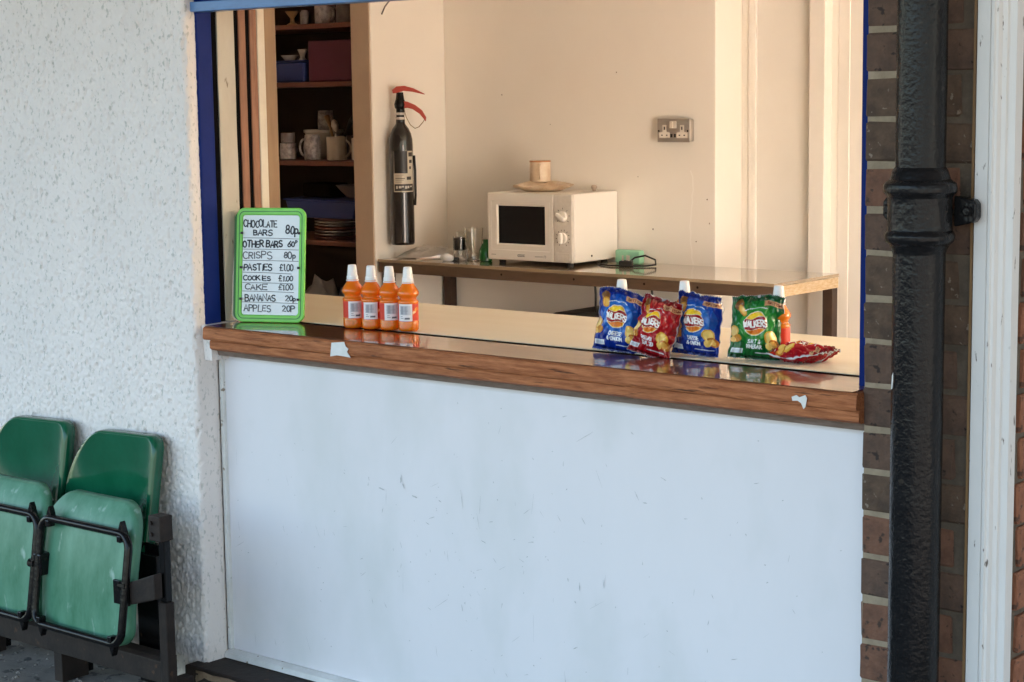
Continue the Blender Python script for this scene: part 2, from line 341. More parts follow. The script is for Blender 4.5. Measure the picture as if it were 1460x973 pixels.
# step below the hatch
st = MB().box(-1.80, .0, -.068, .05, 0, .062)
struct('step', st, M['steel_rust'], bevel=.006)
edge = MB().grid(60, 6, lambda u, v: (-1.757 + u*1.757, -.0685 - .004*noise.noise((u*60, v*4, 1)), .003 + v*.052 + .004*noise.noise((u*40, 7, 2))))
e_ = struct('step_edge', edge, mat('worn_step_edge', (.20,.13,.085), (.30,.22,.15), scale=25, rough=.9, bump=.8, bscale=80), smooth=True)
sm = e_.modifiers.new('t', 'SOLIDIFY'); sm.thickness = .004

# ---------------------------------------------------------------- pebbledash wall
XL = -1.762
def roughcast():
    x0, x1, y0, yin, r = -3.2, XL, -.030, .24, .012
    prof = []                                   # (x, y, nx, ny, rough amount)
    n1 = 320
    for xx in np.r_[np.linspace(x0, -2.70, 20)[:-1], np.linspace(-2.70, x1-r, n1)]: prof.append((xx, y0, 0, -1, 1))
    for i in range(1, 6):
        a = R(90*i/6); prof.append((x1-r+r*math.sin(a), y0+r-r*math.cos(a), math.sin(a), -math.cos(a), .7))
    for i in range(0, 14): prof.append((x1, y0+r+(yin-y0-r)*(i/13)**1.3, 1, 0, .28))
    zs = np.r_[np.linspace(0, 1.72, 540), np.linspace(1.74, 2.66, 50)]; vs = []; nu = len(prof)
    for z in zs:
        for x, y, nx, ny, a in prof:
            if y > .046 and z > .03: h = -.02*min(1, (y-.046)/.01)      # set back behind the frame
            else:
                p = (x*135, y*135, z*88)
                h = noise.noise(p) * .0026 + noise.noise((x*230+9, y*230, z*170)) * .0024
                d = noise.noise((x*105+31, y*105, z*60+5))
                if d > .16: h -= (d-.16)*.014
                h += noise.noise((x*7, y*7, z*7)) * .0012
                h *= a
            vs.append((x + nx*h, y + ny*h, z))
    fs = [(j*nu+i, j*nu+i+1, (j+1)*nu+i+1, (j+1)*nu+i) for j in range(len(zs)-1) for i in range(nu-1)]
    me = bpy.data.meshes.new('pebbledash_wall'); me.from_pydata(vs, [], fs); me.polygons.foreach_set('use_smooth', [True]*len(fs)); me.materials.append(M['render'])
    o = bpy.data.objects.new('pebbledash_wall', me); COL.objects.link(o); return o
pw = roughcast(); tag(pw, 'white painted roughcast wall behind the green folding seats', 'wall')

# ---------------------------------------------------------------- brick pier
bp = thing('brick_pier', 'dark brick pier behind the black downpipe, with sandy mortar joints', 'wall', (0,0,0))
XR = .272
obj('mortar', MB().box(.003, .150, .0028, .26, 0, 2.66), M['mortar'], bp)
obj('mortar', MB().box(.1503, XR-.006, .0045, .26, 0, 2.66), M['mortar_shade'], bp)
def brick_mesh(w_, d_, h_, seed):
    b = bmesh.new(); bmesh.ops.create_cube(b, size=1)
    for v in b.verts: v.co = Vector((v.co.x*w_, v.co.y*d_, v.co.z*h_))
    bmesh.ops.bevel(b, geom=list(b.edges), offset=.0035, segments=1, affect='EDGES', profile=.5)
    r = random.Random(seed)
    for v in b.verts: v.co += Vector((r.uniform(-.0022,.0022), r.uniform(-.0018,.0018), r.uniform(-.0022,.0022)))
    me = bpy.data.meshes.new('brick'); b.to_mesh(me); b.free(); return me
C_ = .0775; BH = .0675
BM = {k: [brick_mesh(k, .10, BH, i*17+int(k*1000)) for i in range(4)] for k in (.254, .178, .058)}
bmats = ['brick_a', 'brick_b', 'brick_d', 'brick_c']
def brick(me, x, y, z, rz, mk):
    o = bpy.data.objects.new('brick', me); COL.objects.link(o); o.parent = bp; o.location = (x, y, z); o.rotation_euler = (random.uniform(-.012,.012), random.uniform(-.01,.01), rz + random.uniform(-.012,.012))
    if not me.materials: me.materials.append(M['brick_a'])
    o.material_slots[0].link = 'OBJECT'; o.material_slots[0].material = M[mk]
Z0 = .82 + .0385 - 11*C_                    # courses run with the sill
for i in range(34):
    z = Z0 + i*C_
    if z + BH/2 > 2.66 or z - BH/2 < 0: continue
    lowred = z < .70
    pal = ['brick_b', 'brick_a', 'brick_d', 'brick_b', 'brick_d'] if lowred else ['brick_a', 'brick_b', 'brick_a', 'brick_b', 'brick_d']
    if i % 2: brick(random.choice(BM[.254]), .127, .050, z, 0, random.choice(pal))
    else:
        brick(random.choice(BM[.178]), .0895, .050, z, 0, random.choice(pal)); brick(random.choice(BM[.058]), .228, .050, z, 0, 'brick_a')  # end bricks always dark, shade behind the pipe put into their colour
    # the return that faces right
    for y in ((.148,) if i % 2 else (.119,)):
        brick(random.choice(BM[.178]), XR-.047, .140 if i % 2 else .150, z + .004, math.pi/2, random.choice(['brick_c', 'brick_c', 'brick_d']))

# white post on the pier's corner
post = MB().prism([(0.212, 0.02), (0.212, -0.01), (0.2165, -0.012), (0.2175, -0.02), (0.239, -0.02), (0.2403, -0.017), (0.2416, -0.02), (0.2465, -0.02), (0.248, -0.016), (0.252, -0.015), (0.255, -0.006), (0.262, -0.004), (0.2635, 0.002), (0.2755, 0.004), (0.2755, 0.03), (0.26, 0.03)], 0, 2.655)
tag(obj('corner_post', post, M['post']), 'narrow white moulded timber post fixed to the corner of the brick pier', 'post')

tag(obj('sealant_strip', MB().box(.2075, .2118, -.013, .02, 0, 2.655), M['tanwood']), 'thin stained tan filler strip along the edge of the white post', 'filler')
# ---------------------------------------------------------------- downpipe
PX, PY = .147, -.077
dp = thing('downpipe', 'black painted cast iron downpipe with a socket collar on the brick pier', 'pipe', (PX, PY, 0))
def rough_lathe(prof, n, amp, freq, seed):
    mb = MB(); vs = []; fs = []
    for r, z in prof:
        for i in range(n):
            a = 2*math.pi*i/n; q = r + amp*noise.noise((math.cos(a)*freq+seed, math.sin(a)*freq, z*freq*9)) + amp*.6*noise.noise((math.cos(a)*freq*3+seed, math.sin(a)*freq*3, z*freq*30))
            vs.append((q*math.cos(a), q*math.sin(a), z))
    for k in range(len(prof)-1):
        for i in range(n): fs.append((k*n+i, k*n+(i+1) % n, (k+1)*n+(i+1) % n, (k+1)*n+i))
    return mb.add(vs, fs)
obj('pipe', rough_lathe([(.0435, z) for z in np.linspace(0, 1.15, 150)], 56, .0005, 3.0, 1), M['iron'], dp, smooth=True, split=0)
obj('pipe', rough_lathe([(.0415, z) for z in np.linspace(1.24, 2.66, 170)], 56, .0005, 3.0, 5), M['iron'], dp, smooth=True, split=0)
cp = [(.0435,1.142),(.0455,1.149),(.049,1.156),(.0555,1.162),(.0575,1.166),(.0580,1.173),(.0560,1.178),(.0535,1.181),(.0530,1.19),(.0530,1.21),(.0530,1.228),(.0535,1.237),(.057,1.241),(.0605,1.245),(.0610,1.252),(.0595,1.259),(.055,1.263),(.0505,1.266),(.048,1.274),(.046,1.280),(.0415,1.286)]
fine = []
for (a, b), (c, d) in zip(cp, cp[1:]):
    for k in range(3): fine.append((a+(c-a)*k/3, b+(d-b)*k/3))
col_o = obj('socket_collar', rough_lathe(fine + [cp[-1]], 56, .0008, 3.0, 9), M['iron'], dp, smooth=True, split=0)
for sx in (-1, 1):
    lg = MB(); lg.prism([(sx*.046,1.186),(sx*.080,1.194),(sx*.086,1.201),(sx*.086,1.225),(sx*.080,1.232),(sx*.046,1.238)], .030, .052, 'y')
    lo = obj('fixing_lug', lg, M['iron'], dp, bevel=.003)
    obj('bolt_head', MB().lathe([(.0095,0),(.0095,.006),(.006,.010)], 6), M['iron'], lo, loc=(sx*.073, .030, 1.213), rot=(R(90),0,0))
    obj('fixing_spigot', MB().tube([(sx*.070,.05,1.212),(sx*.070,.085,1.212)], .010), M['iron'], lo)
obj('paint_fleck', MB().add([(-.002,-.0463,.914),(.0028,-.0462,.916),(.0055,-.046,.93),(.005,-.046,.944),(.001,-.0463,.938)], [(0,1,2,3,4)]), M['paper'], dp).rotation_euler = (0,0,R(-38))

# ---------------------------------------------------------------- serving counter
sc = thing('serving_counter', 'white panelled serving counter with a worn hardwood sill', 'counter', (0,0,0))
ZT = .886
pn = MB().grid(80, 40, lambda u, v: (XL+.012 + u*(1.757-.012+.02), .05 + .0015*noise.noise((u*3, v*2, 4)), .082 + v*.73))
pn.box(XL+.014, .0, .054, .068, .084, .81); po = obj('front_panel', pn, M['white_panel'], sc, smooth=True, split=30)
obj('corner_strip', MB().box(XL+.0005, XL+.0125, .04, .06, .082, .81), M['white_worn'], sc, bevel=.002)
obj('bottom_rail', MB().prism([(.026,.064),(.07,.064),(.07,.0815),(.046,.0815),(.030,.076)], XL+.0005, .02, 'x'), M['white_worn'], sc)
obj('trim_strip', MB().prism([(.018,.811),(.06,.811),(.06,.8275),(.012,.8275)], XL+.028, .012, 'x'), M['trim_dark'], sc)
def wobble_board(prof, x0, x1, n, amp, seed):
    vs = []; fs = []; k = len(prof)
    for i in range(n):
        x = x0 + (x1-x0)*i/(n-1)
        for q, (y, z) in enumerate(prof):
            vs.append((x, y + amp*noise.noise((x*9, q*3.1, seed)), z + amp*noise.noise((x*11+5, q*3.7, seed))))
    for i in range(n-1):
        for q in range(k): fs.append((i*k+q, i*k+(q+1) % k, (i+1)*k+(q+1) % k, (i+1)*k+q))
    fs.append(tuple(range(k))); fs.append(tuple((n-1)*k+q for q in range(k))[::-1])
    return MB().add(vs, fs)
obj('end_filler', wobble_board([(-.002,.80),(.10,.80),(.10,.8842),(-.008,.8842)], XL+.0005, XL+.0276, 8, .002, 5), M['render'], sc)
obj('lower_moulding', wobble_board([(-.014,.830),(-.009,.8278),(.07,.8278),(.07,.8525),(-.016,.8525),(-.019,.850),(-.019,.833)], XL+.040, .004, 160, .0012, 3), M['wood'], sc, smooth=True, split=30)
obj('nosing', wobble_board([(-.029,.858),(-.026,.8535),(.10,.8535),(.10,.8838),(-.023,.8838),(-.028,.880)], XL+.028, .004, 160, .0014, 8), M['wood'], sc, smooth=True, split=30)
obj('sill_top', MB().box(XL+.029, -.008, -.0225, .1355, .8842, .8860), M['wood_top'], sc, bevel=.0007, seg=1)
obj('black_joint', MB().box(XL+.0005, -.008, .1358, .166, .862, .8845), M['wood_dark'], sc)
obj('joint_strip', MB().box(XL+.0005, -.008, .143, .155, .8847, .8866), M['wood_dark'], sc)
obj('worktop', MB().box(-2.55, .055, .1663, .622, .856, .8862), M['laminate'], sc, bevel=.003)
obj('worktop_support', MB().box(XL+.002, .055, .12, .56, .05, .8555), M['white_worn'], sc)
def scrap(pts, y, m_, nm='torn_paper'):
    return obj(nm, MB().prism(pts, y, y+.0012, 'y'), m_, sc)
scrap([(-1.306,.848),(-1.301,.879),(-1.262,.8835),(-1.258,.874),(-1.249,.869),(-1.254,.862),(-1.243,.850),(-1.262,.8515),(-1.285,.852)], -.0318, M['paper'])
scrap([(-.124,.861),(-.126,.868),(-.116,.872),(-.110,.8685),(-.098,.8735),(-.094,.868),(-.097,.852),(-.101,.848),(-.106,.858),(-.113,.862)], -.0318, M['paper'])
# scuffs and dents on the panel
sf = MB()
def mark(x, z, l, w_, ang):
    n = 5; c, s_ = math.cos(ang), math.sin(ang); up_ = []; dn = []
    for i in range(n):
        t = i/(n-1); k = math.sin(math.pi*(.12+.76*t))*w_*.8*random.uniform(.4,1.2); bx = (t-.5)*l; by = random.uniform(-.3,.3)*w_
        up_.append((x+bx*c-(by+k)*s_, z+bx*s_+(by+k)*c)); dn.append((x+bx*c-(by-k)*s_, z+bx*s_+(by-k)*c))
    vs = [(a, .0480, b) for a, b in up_] + [(a, .0480, b) for a, b in dn]; sf.add(vs, [(n+i, n+i+1, i+1, i) for i in range(n-1)])
for k in range(210):
    u = random.gauss(.48, .20) if k % 3 else random.random(); v = random.gauss(.48, .18) if k % 4 else random.random()
    u = min(.985, max(.015, u)); v = min(.96, max(.04, v)); t = random.random()
    if t < .55: mark(XL+.02+u*1.7, .09+v*.70, random.uniform(.002,.005), random.uniform(.0007,.0014), random.uniform(0,3))
    elif t < .9: mark(XL+.02+u*1.7, .09+v*.70, random.uniform(.006,.018), random.uniform(.0005,.0013), random.choice([R(95), R(80), R(120), R(20), R(150)])+random.uniform(-.2,.2))
    else: mark(XL+.02+u*1.7, .09+v*.70, random.uniform(.02,.05), random.uniform(.0003,.0006), random.choice([R(88), R(35), R(110)])+random.uniform(-.2,.2))
for x, z, l, w_, a in ((-1.175,.575,.02,.0022,R(80)),(-1.168,.56,.012,.0018,R(120)),(-1.235,.545,.018,.0018,R(-12)),(-1.135,.54,.016,.0022,R(-15)),(-.66,.725,.05,.0006,R(30)),(-.54,.745,.008,.0015,R(-40)),(-.53,.62,.02,.0012,R(-60)),(-.51,.608,.010,.0016,R(0)),(-.80,.30,.06,.0004,R(90)),(-.25,.68,.012,.0009,R(15))): mark(x, z, l, w_, a)
obj('scuff_marks', sf, M['scuff'], sc, kind='stuff')

# ---------------------------------------------------------------- hatch frame with its folded shutter leaves
hf = thing('hatch_frame', 'blue painted hatch frame with folded shutter leaves at its side', 'hatch', (0,0,0))
zb, zt = .8865, 1.70
obj('frame_post', MB().box(XL-.05, XL+.004, .004, .051, zb-.012, zt), M['blue'], hf, bevel=.003)
obj('leaf_gap_shade', MB().box(XL-.05, XL-.012, .0515, .2605, zb-.002, zt), M['black'], hf)
for y0, y1 in ((.0514,.0672), (.1205,.1352), (.1585,.1708)): obj('gap_shade_strip', MB().box(XL-.03, XL+.0005, y0, y1, zb, zt), M['black'], hf)  # flush black strips paint in the darkness of the gaps between leaves
obj('shutter_leaf', wobble_board([(.0674,XL-.0115),(.0674,XL+.004),(.1203,XL+.004),(.1203,XL-.0115)], zb, zt, 60, .0014, 2), M['cream_board'], hf)
hf.children[-1].data.transform(Matrix(((0,0,1,0),(0,1,0,0),(1,0,0,0),(0,0,0,1))))
obj('shutter_leaf', MB().box(XL-.0115, XL+.003, .1354, .1583, zb, zt), M['brownwood'], hf, bevel=.002)
obj('shutter_leaf', MB().box(XL-.0115, XL+.003, .171, .1935, zb, zt), M['brownwood'], hf, bevel=.002)
obj('shutter_leaf', MB().box(XL-.0115, XL+.0035, .1945, .219, zb, zt), M['cream_edge'], hf, bevel=.002)
obj('shutter_leaf', MB().box(XL-.0115, XL-.002, .2195, .2605, zb, zt), M['tanwood'], hf, bevel=.002)
obj('frame_post', MB().box(-.036, .010, .050, .115, zb-.03, zt), M['blue'], hf, bevel=.003)
obj('head_rail', MB().box(XL+.0005, .0, -.010, .030, 1.616, 1.639), M['blue_rail'], hf, bevel=.002)
obj('head_board', MB().box(XL+.0045, -.0365, .012, .03, 1.6395, 1.75), M['blue'], hf)

# ================================================================= FOLDING SEATS
def shell(nu, nv, fn, rim, thick=.004):
    """curved sheet with a rim turned away from the viewer; fn(u,v)->(x,y,z)"""
    mb = MB(); mb.grid(nu, nv, fn)
    border = [(i, 0) for i in range(nu)] + [(nu-1, j) for j in range(1, nv)] + [(i, nv-1) for i in range(nu-2, -1, -1)] + [(0, j) for j in range(nv-2, 0, -1)]
    base = len(mb.v); c = Vector((0,0,0))
    for p in mb.v: c += Vector(p)
    c /= len(mb.v)
    for i, j in border:
        p = Vector(mb.v[j*nu+i]); d = (p-c); d.y = 0; d.normalize()
        mb.v.append(tuple(p + d*.004 + Vector((0, rim*.35, 0))))
    for i, j in border:
        p = Vector(mb.v[j*nu+i]); d = (p-c); d.y = 0; d.normalize()
        mb.v.append(tuple(p + d*.005 + Vector((0, rim, 0))))
    nb = len(border); idx = [j*nu+i for i, j in border]
    for k in range(nb):
        l = (k+1) % nb
        mb.f.append((idx[k], idx[l], base+l, base+k)); mb.f.append((base+k, base+l, base+nb+l, base+nb+k))
    return mb
def rrect_map(u, v, w_, h_, rt, rb):
    """unit square to a rectangle with rounded corners (top radius rt, bottom rb)"""
    z = h_*v; half = w_/2
    if v*h_ > h_-rt: k = (z-(h_-rt))/rt; half -= rt*(1-math.sqrt(max(0, 1-k*k)))*.98
    elif z < rb: k = (rb-z)/rb; half -= rb*(1-math.sqrt(max(0, 1-k*k)))*.98
    return (u-.5)*2*half, z
def side_map(u, v, w_, h_, rl, rr_, rb):
    """unit square to a panel whose top corners have different radii (left rl, right rr_)"""
    z = h_*v; out = []
    for r_, sgn in ((rl, -1), (rr_, 1)):
        half = w_/2
        if z > h_-r_: k = (z-(h_-r_))/r_; half -= min(r_, w_*.36)*(1-math.sqrt(max(0, 1-k*k)))*.985
        elif z < rb: k = (rb-z)/rb; half -= rb*(1-math.sqrt(max(0, 1-k*k)))*.98
        out.append(sgn*half)
    return out[0] + (out[1]-out[0])*u, z
def ease(v):  # more rows near the ends so that corners stay round
    return .5-.5*math.cos(math.pi*v)
def make_seat(label, x):
    t = thing('folding_seat', label, 'seat', (x, -.20, 0), 0, 'green folding seats along the wall')
    def back(u, v):
        a, z = side_map(u, ease(v), .325, .33, .16, .035, .03); k = a/.162
        zz = z/.33
        y = .075 + .055*zz + .030*(1-k*k)*math.sin(math.pi*min(1, zz*.9+.1)) - .012
        return (a - .088 + .004*zz, y, .276 + z + .006*k)
    b = obj('backrest', shell(28, 28, back, .030), M['green'], t, smooth=True, split=60); sd_ = b.modifiers.new('t', 'SOLIDIFY'); sd_.thickness = .004
    def pan(u, v):
        a, z = rrect_map(u, ease(v), .328, .325, .075, .045); k = a/.164; zz = z/.325
        y = -.068 + .05*zz + .012*k*k - .010*math.sin(math.pi*zz) + .018*max(0, (zz-.78)/.22)**2
        return (a, y, .152 + z)
    p = obj('seat_pan', shell(28, 28, pan, .022), M['green_pale'], t, smooth=True, split=60); sd_ = p.modifiers.new('t', 'SOLIDIFY'); sd_.thickness = .004
    # tube frame on the underside
    pts = []; rad = .034; W_, z0, z1 = .166, .166, .420
    for cx, cz, a0 in ((W_-rad, z1-rad, 0), (-W_+rad, z1-rad, 90), (-W_+rad, z0+rad, 180), (W_-rad, z0+rad, 270)):
        for q in range(7):
            a = R(a0+15*q); px, pz = cx+rad*math.cos(a), cz+rad*math.sin(a); pts.append((px+.012, -.088 + .05*(pz-.152)/.325, pz))
    fr = obj('tube_frame', MB().tube(pts, .0098, 12, closed=True), M['steel_black'], t, smooth=True, split=0)
    for sx in (-1, 1):
        for zz, dz in ((z1, 1), (z0, -1)):
            cx = sx*(W_-.030)+.012; y = -.088 + .05*(zz-.152)/.325
            obj('gusset', MB().prism([(cx-.013, zz-.004*dz), (cx+.013, zz-.004*dz), (cx+.005, zz+.020*dz), (cx+.001, zz+.030*dz)], y-.004, y+.012, 'y'), M['steel_black'], fr, bevel=.0015)
            obj('gusset', MB().box(cx-.007, cx+.007, y-.010, y+.010, zz-.020 if dz > 0 else zz+.004, zz-.004 if dz > 0 else zz+.020), M['steel_black'], fr, bevel=.002)
    for sx in (-1, 1):
        obj('pivot', MB().tube([(sx*(W_-.004), -.066, .305), (sx*(W_+.018), -.064, .305)], .011, 10), M['steel_black'], t, smooth=True)
    return t
make_seat('green plastic folding seat beside the rusty end post, its pan tipped up', -1.938)
make_seat('green plastic folding seat with a shiny highlight down its backrest, further from the hatch', -2.285)
sr = thing('seat_stand', 'dark rusty steel stand that carries the green folding seats', 'stand', (-2.1, -.20, 0))
ox = 2.1
obj('floor_rail', MB().prism([(-.028,.076),(.020,.076),(.020,.134),(-.016,.134),(-.028,.128)], -.95, .412, 'x'), M['steel_rust'], sr, bevel=.002)
obj('back_rail', MB().box(-.95, .310, .076, .094, .325, .365), M['steel_black'], sr, bevel=.003)
for x in (-.69, -.345, .000, .400):
    end = x > .3
    if not end: obj('upright', MB().box(x, x+.012, .022, .082, .005, .40), M['steel_black'], sr, bevel=.002)
    if end:
        obj('end_post', MB().box(.414, .442, -.032, -.006, 0, .272), M['steel_rust'], sr, bevel=.003)
        obj('end_post', MB().box(.419, .438, -.028, -.008, .2725, .415), M['steel_black'], sr, bevel=.002)
        pl_ = obj('bolt_plate', MB().box(.400, .442, -.040, -.002, .4155, .475), M['steel_rust'], sr, bevel=.003)
        for bz in (.432, .458): obj('bolt', MB().tube([(.412,-.0395,bz),(.412,-.045,bz)], .005, 8), M['steel_rust'], pl_)
        obj('arm', MB().prism([(.345,.258),(.436,.285),(.436,.345),(.345,.312)], -.058, -.034, 'y'), M['steel_rust'], sr, bevel=.003)
        obj('arm', MB().box(.29, .344, -.062, -.054, .255, .312), M['steel_black'], sr, bevel=.002)
        obj('upright', MB().box(.235, .312, .050, .066, .03, .345), M['steel_black'], sr, bevel=.002)
    else:
        obj('arm', MB().box(x-.012, x+.024, -.070, .024, .278, .332), M['steel_black'], sr, bevel=.004)
    obj('foot', MB().box(x-.01, x+.022, -.02, .06, 0, .0755), M['steel_rust'], sr, bevel=.002)
# rubble and flaked paint at the foot of the wall
rb = MB()
for k in range(420):
    x = random.uniform(-2.9, -1.8); y = random.uniform(-.42, -.03); r_ = random.uniform(.002, .008)
    vs = [(x+r_*math.cos(a)*random.uniform(.6,1.3), y+r_*math.sin(a)*random.uniform(.6,1.3), .0005) for a in np.linspace(0, 5.2, 5)]; top = (x, y, r_*random.uniform(.3,.8))
    rb.add(vs + [top], [(i, (i+1) % 5, 5) for i in range(5)])
gr = obj('grit', rb, M['ground'], kind='stuff'); tag(gr, 'loose grit and dust on the ground under the green seats', 'grit')
struct('wall_plinth', MB().box(-2.25, -1.95, -.05, -.022, .003, .045), M['whitewash'], bevel=.004)

# ================================================================= THINGS ON THE COUNTER
# ---------------------------------------------------------------- price board
yaw_m = math.atan2(.145-.076, -1.573+1.728)
mbd = thing('price_board', 'hand-written price board in a lime green plastic frame on the sill', 'sign', (-1.650, .108, ZT+.0006), yaw_m)
tilt = R(-7)
def board_part(name, mb, m_, parent=mbd, **k):
    mb.v = [(x, y*math.cos(tilt) - z*math.sin(tilt), y*math.sin(tilt) + z*math.cos(tilt)) for x, y, z in mb.v]
    return obj(name, mb, m_, parent, **k)
BW, BHt = .176, .272
def rr(w_, h_, r_, z0=0, n=6, cx=0):
    p = []
    for sx, sz, a0 in ((1,1,0),(-1,1,90),(-1,-1,180),(1,-1,270)):
        for q in range(n+1):
            a = R(a0+90*q/n); p.append((cx+sx*(w_/2-r_)+r_*math.cos(a), z0+h_/2+sz*(h_/2-r_)+r_*math.sin(a)))
    return p
def ring(mb, outer, inner, y0, y1):
    n = len(outer); o = len(mb.v)
    for pl, y in ((outer,y0),(inner,y0),(outer,y1),(inner,y1)): mb.v += [(p[0], y, p[1]) for p in pl]
    for i in range(n):
        j = (i+1) % n
        for a, b in ((0,1),(3,2),(2,0),(1,3)): mb.f.append((o+a*n+i, o+a*n+j, o+b*n+j, o+b*n+i))
    return mb
board_part('backing', MB().prism(rr(BW-.004, BHt-.004, .017, .002), .001, .006, 'y'), M['lime'])
board_part('backing', MB().prism(rr(BW-.008, BHt-.012, .017, .004, cx=-.016), .010, .014, 'y'), M['lime_dark'])
board_part('backing', MB().prism(rr(BW-.008, BHt-.016, .017, .004, cx=-.022), .0155, .019, 'y'), M['cream_edge'])
board_part('frame', ring(MB(), rr(BW, BHt, .019), rr(BW-.030, BHt-.034, .008, .017), -.006, .0005), M['lime'], bevel=.002)
board_part('frame_groove', ring(MB(), rr(BW-.014, BHt-.016, .013, .008), rr(BW-.0175, BHt-.0195, .012, .00975), -.0068, -.0055), M['lime_dark'])
board_part('writing_sheet', MB().box(-BW/2+.0155, BW/2-.0155, -.0025, .0003, .0175, BHt-.0175), M['white_board'])
for sx in (-1, 1):
    for z in (.055, .13, .212):
        board_part('clip', MB().box(sx*(BW/2-.0145)-.003, sx*(BW/2-.0145)+.003, -.0085, -.006, z-.0028, z+.0028), M['ink'])
lx0, lx1 = -BW/2+.017, BW/2-.017
rules = [(.2005,.1985,1), (.1735,.1725,1), (.1465,.1455,1), (.1185,.1155,.88), (.0935,.0925,.9), (.0735,.0715,.93), (.0475,.0455,1)]
for z0, z1, k in rules:
    mb = MB(); ribbons(mb, [[(lx0, z0), ((lx0+lx1*k)/2, (z0+z1)/2+.0006), (lx0+(lx1-lx0)*k, z1)]], .0013, -.0029); board_part('rule_line', mb, M['ink_grey'])
lines = [('CHOCOLATE', lx0+.001, .2265, .0155, .085, 'ink_blue', .0023, 1), ('BARS', lx0+.026, .2065, .0125, .048, 'ink_blue', .0022, 2), ('80p', lx1-.033, .2115, .020, .031, 'ink_blue', .0026, 3),
 ('OTHER BARS', lx0, .179, .0145, .100, 'ink_blue', .0026, 4), ('60', lx1-.028, .1795, .0125, .017, 'ink_blue', .0023, 5), ('p', lx1-.008, .190, .008, .004, 'ink_blue', .0018, 6),
 ('CRISPS', lx0+.001, .1515, .016, .073, 'ink_grey', .0018, 7), ('80p', lx1-.036, .1525, .0145, .028, 'ink_grey', .0021, 8),
 ('PASTIES', lx0+.003, .1235, .0145, .072, 'ink_blue', .0023, 9), ('£1.00', lx1-.047, .1235, .0145, .034, 'ink_blue', .0018, 10),
 ('COOKIES', lx0+.002, .0995, .0105, .070, 'ink_blue', .0020, 11), ('£1.00', lx1-.049, .0985, .0125, .036, 'ink_blue', .0018, 12),
 ('CAKE', lx0+.007, .0775, .0125, .057, 'ink_grey', .0020, 13), ('£1.00', lx1-.049, .0775, .0125, .037, 'ink_grey', .0018, 14),
 ('BANANAS', lx0+.007, .051, .0145, .078, 'ink_blue', .0021, 15), ('20p', lx1-.031, .0515, .0125, .026, 'ink_blue', .0020, 16),
 ('APPLES', lx0+.005, .0255, .0145, .068, 'ink_grey', .0018, 17), ('20P', lx1-.038, .0265, .0135, .031, 'ink_grey', .0020, 18)]
for txt, x, z, h_, wd, mk, sw, sd__ in lines:
    sts, w0 = text_strokes(txt, h_, 1.0, 1.0, sd__); k = wd/w0
    mb = MB(); ribbons(mb, [[(p[0]*k, p[1]) for p in s_] for s_ in sts], sw*1.35, -.0031 - .00002*sd__, x, z); board_part('lettering', mb, M[mk])

# ---------------------------------------------------------------- bottles of orange drink
def make_bottle(label, loc, rz, group):
    t = thing('drink_bottle', label, 'bottle', loc, rz, group)
    prof = [(.010,.0),(.0195,.0005),(.0235,.004),(.0242,.009),(.0242,.0230),(.0235,.0245),(.0235,.0665),(.0247,.0690),(.0242,.0715),(.0205,.0745),(.0192,.0775),(.0205,.0810),(.0245,.0855),(.0258,.0900),(.0248,.0945),(.0205,.1020),(.0150,.1100),(.0128,.1140),(.0125,.119)]
    fine = []
    for (a, b), (c, d) in zip(prof, prof[1:]):
        for k in range(3): fine.append((a+(c-a)*k/3, b+(d-b)*k/3))
    b = obj('bottle_body', MB().lathe(fine+[prof[-1]], 36), M['juice'], t, smooth=True, split=50)
    obj('sports_cap', MB().lathe([(.0130,.1170),(.0136,.1174),(.0136,.1245),(.0132,.1252),(.0122,.1262),(.0112,.1400),(.0098,.1505),(.0090,.1520),(.0070,.1525)], 28), M['cap'], t, smooth=True)
    obj('cap_ring', MB().lathe([(.0152,.1140),(.0152,.1162)], 24), M['cap'], t, smooth=True)
    n, nz = 120, 60; vs = []; uv = []
    for j in range(nz):
        for i in range(n):
            a = 2*math.pi*i/n; vs.append((.0239*math.cos(a), .0239*math.sin(a), .0248+.0415*j/(nz-1))); uv.append(((a-math.pi)*.0239, .0305*j/(nz-1)))
    me = bpy.data.meshes.new('label'); me.from_pydata(vs, [], [(j*n+i, j*n+(i+1) % n, (j+1)*n+(i+1) % n, (j+1)*n+i) for j in range(nz-1) for i in range(n)])
    p = Paint(np.array(uv)*1000, (205,48,22))
    p.rect(-80,80,0,1.2,(225,120,40)); p.rect(-80,80,29.2,30.6,(220,80,40))
    for k in range(9): p.ell(18+random.uniform(0,40), random.uniform(5,26), random.uniform(2,5), random.uniform(1,3), random.choice([(235,150,50),(240,200,160),(170,20,20)]), rot=random.uniform(0,90), a=.8)
    p.rect(-18,18,.4,30,(230,224,226)); p.rect(-13,8,11,27,(190,190,198)); p.rect(-13,8,18,19,(150,150,160)); p.rect(8.6,15,11,27,(204,202,208))
    for k in range(13): p.rect(-10.2+k*1.15, -9.7+k*1.15+.25*(k % 3), 12, 26, (150,150,158))
    p.rect(-12,-3,5,6.2,(120,120,128)); p.rect(-1,12,3.4,6.4,(92,92,100)); p.rect(-12,-6,8,9,(140,140,148))
    set_col(me, p.c); obj('label', me, M['label'], b, smooth=True, split=0)
    t.scale = (.97,.97,.955); return t
face = R(180-52)       # white panel of the label turned towards the outside
fx = [(-1.408,.146), (-1.3565,.154), (-1.3075,.163), (-1.258,.172)]
B0 = make_bottle('orange drink bottle in a row of four, the one next to the price board', (*fx[0], ZT+.0012), R(150), 'orange drink bottles')
for k, (lab, rz) in enumerate((('second orange drink bottle from the price board in the row of four', 127), ('third orange drink bottle from the price board in the row of four', 146), ('orange drink bottle at the end of the row of four, furthest from the price board', 112))):
    dup(B0, (*fx[k+1], ZT+.0012), R(rz), lab)
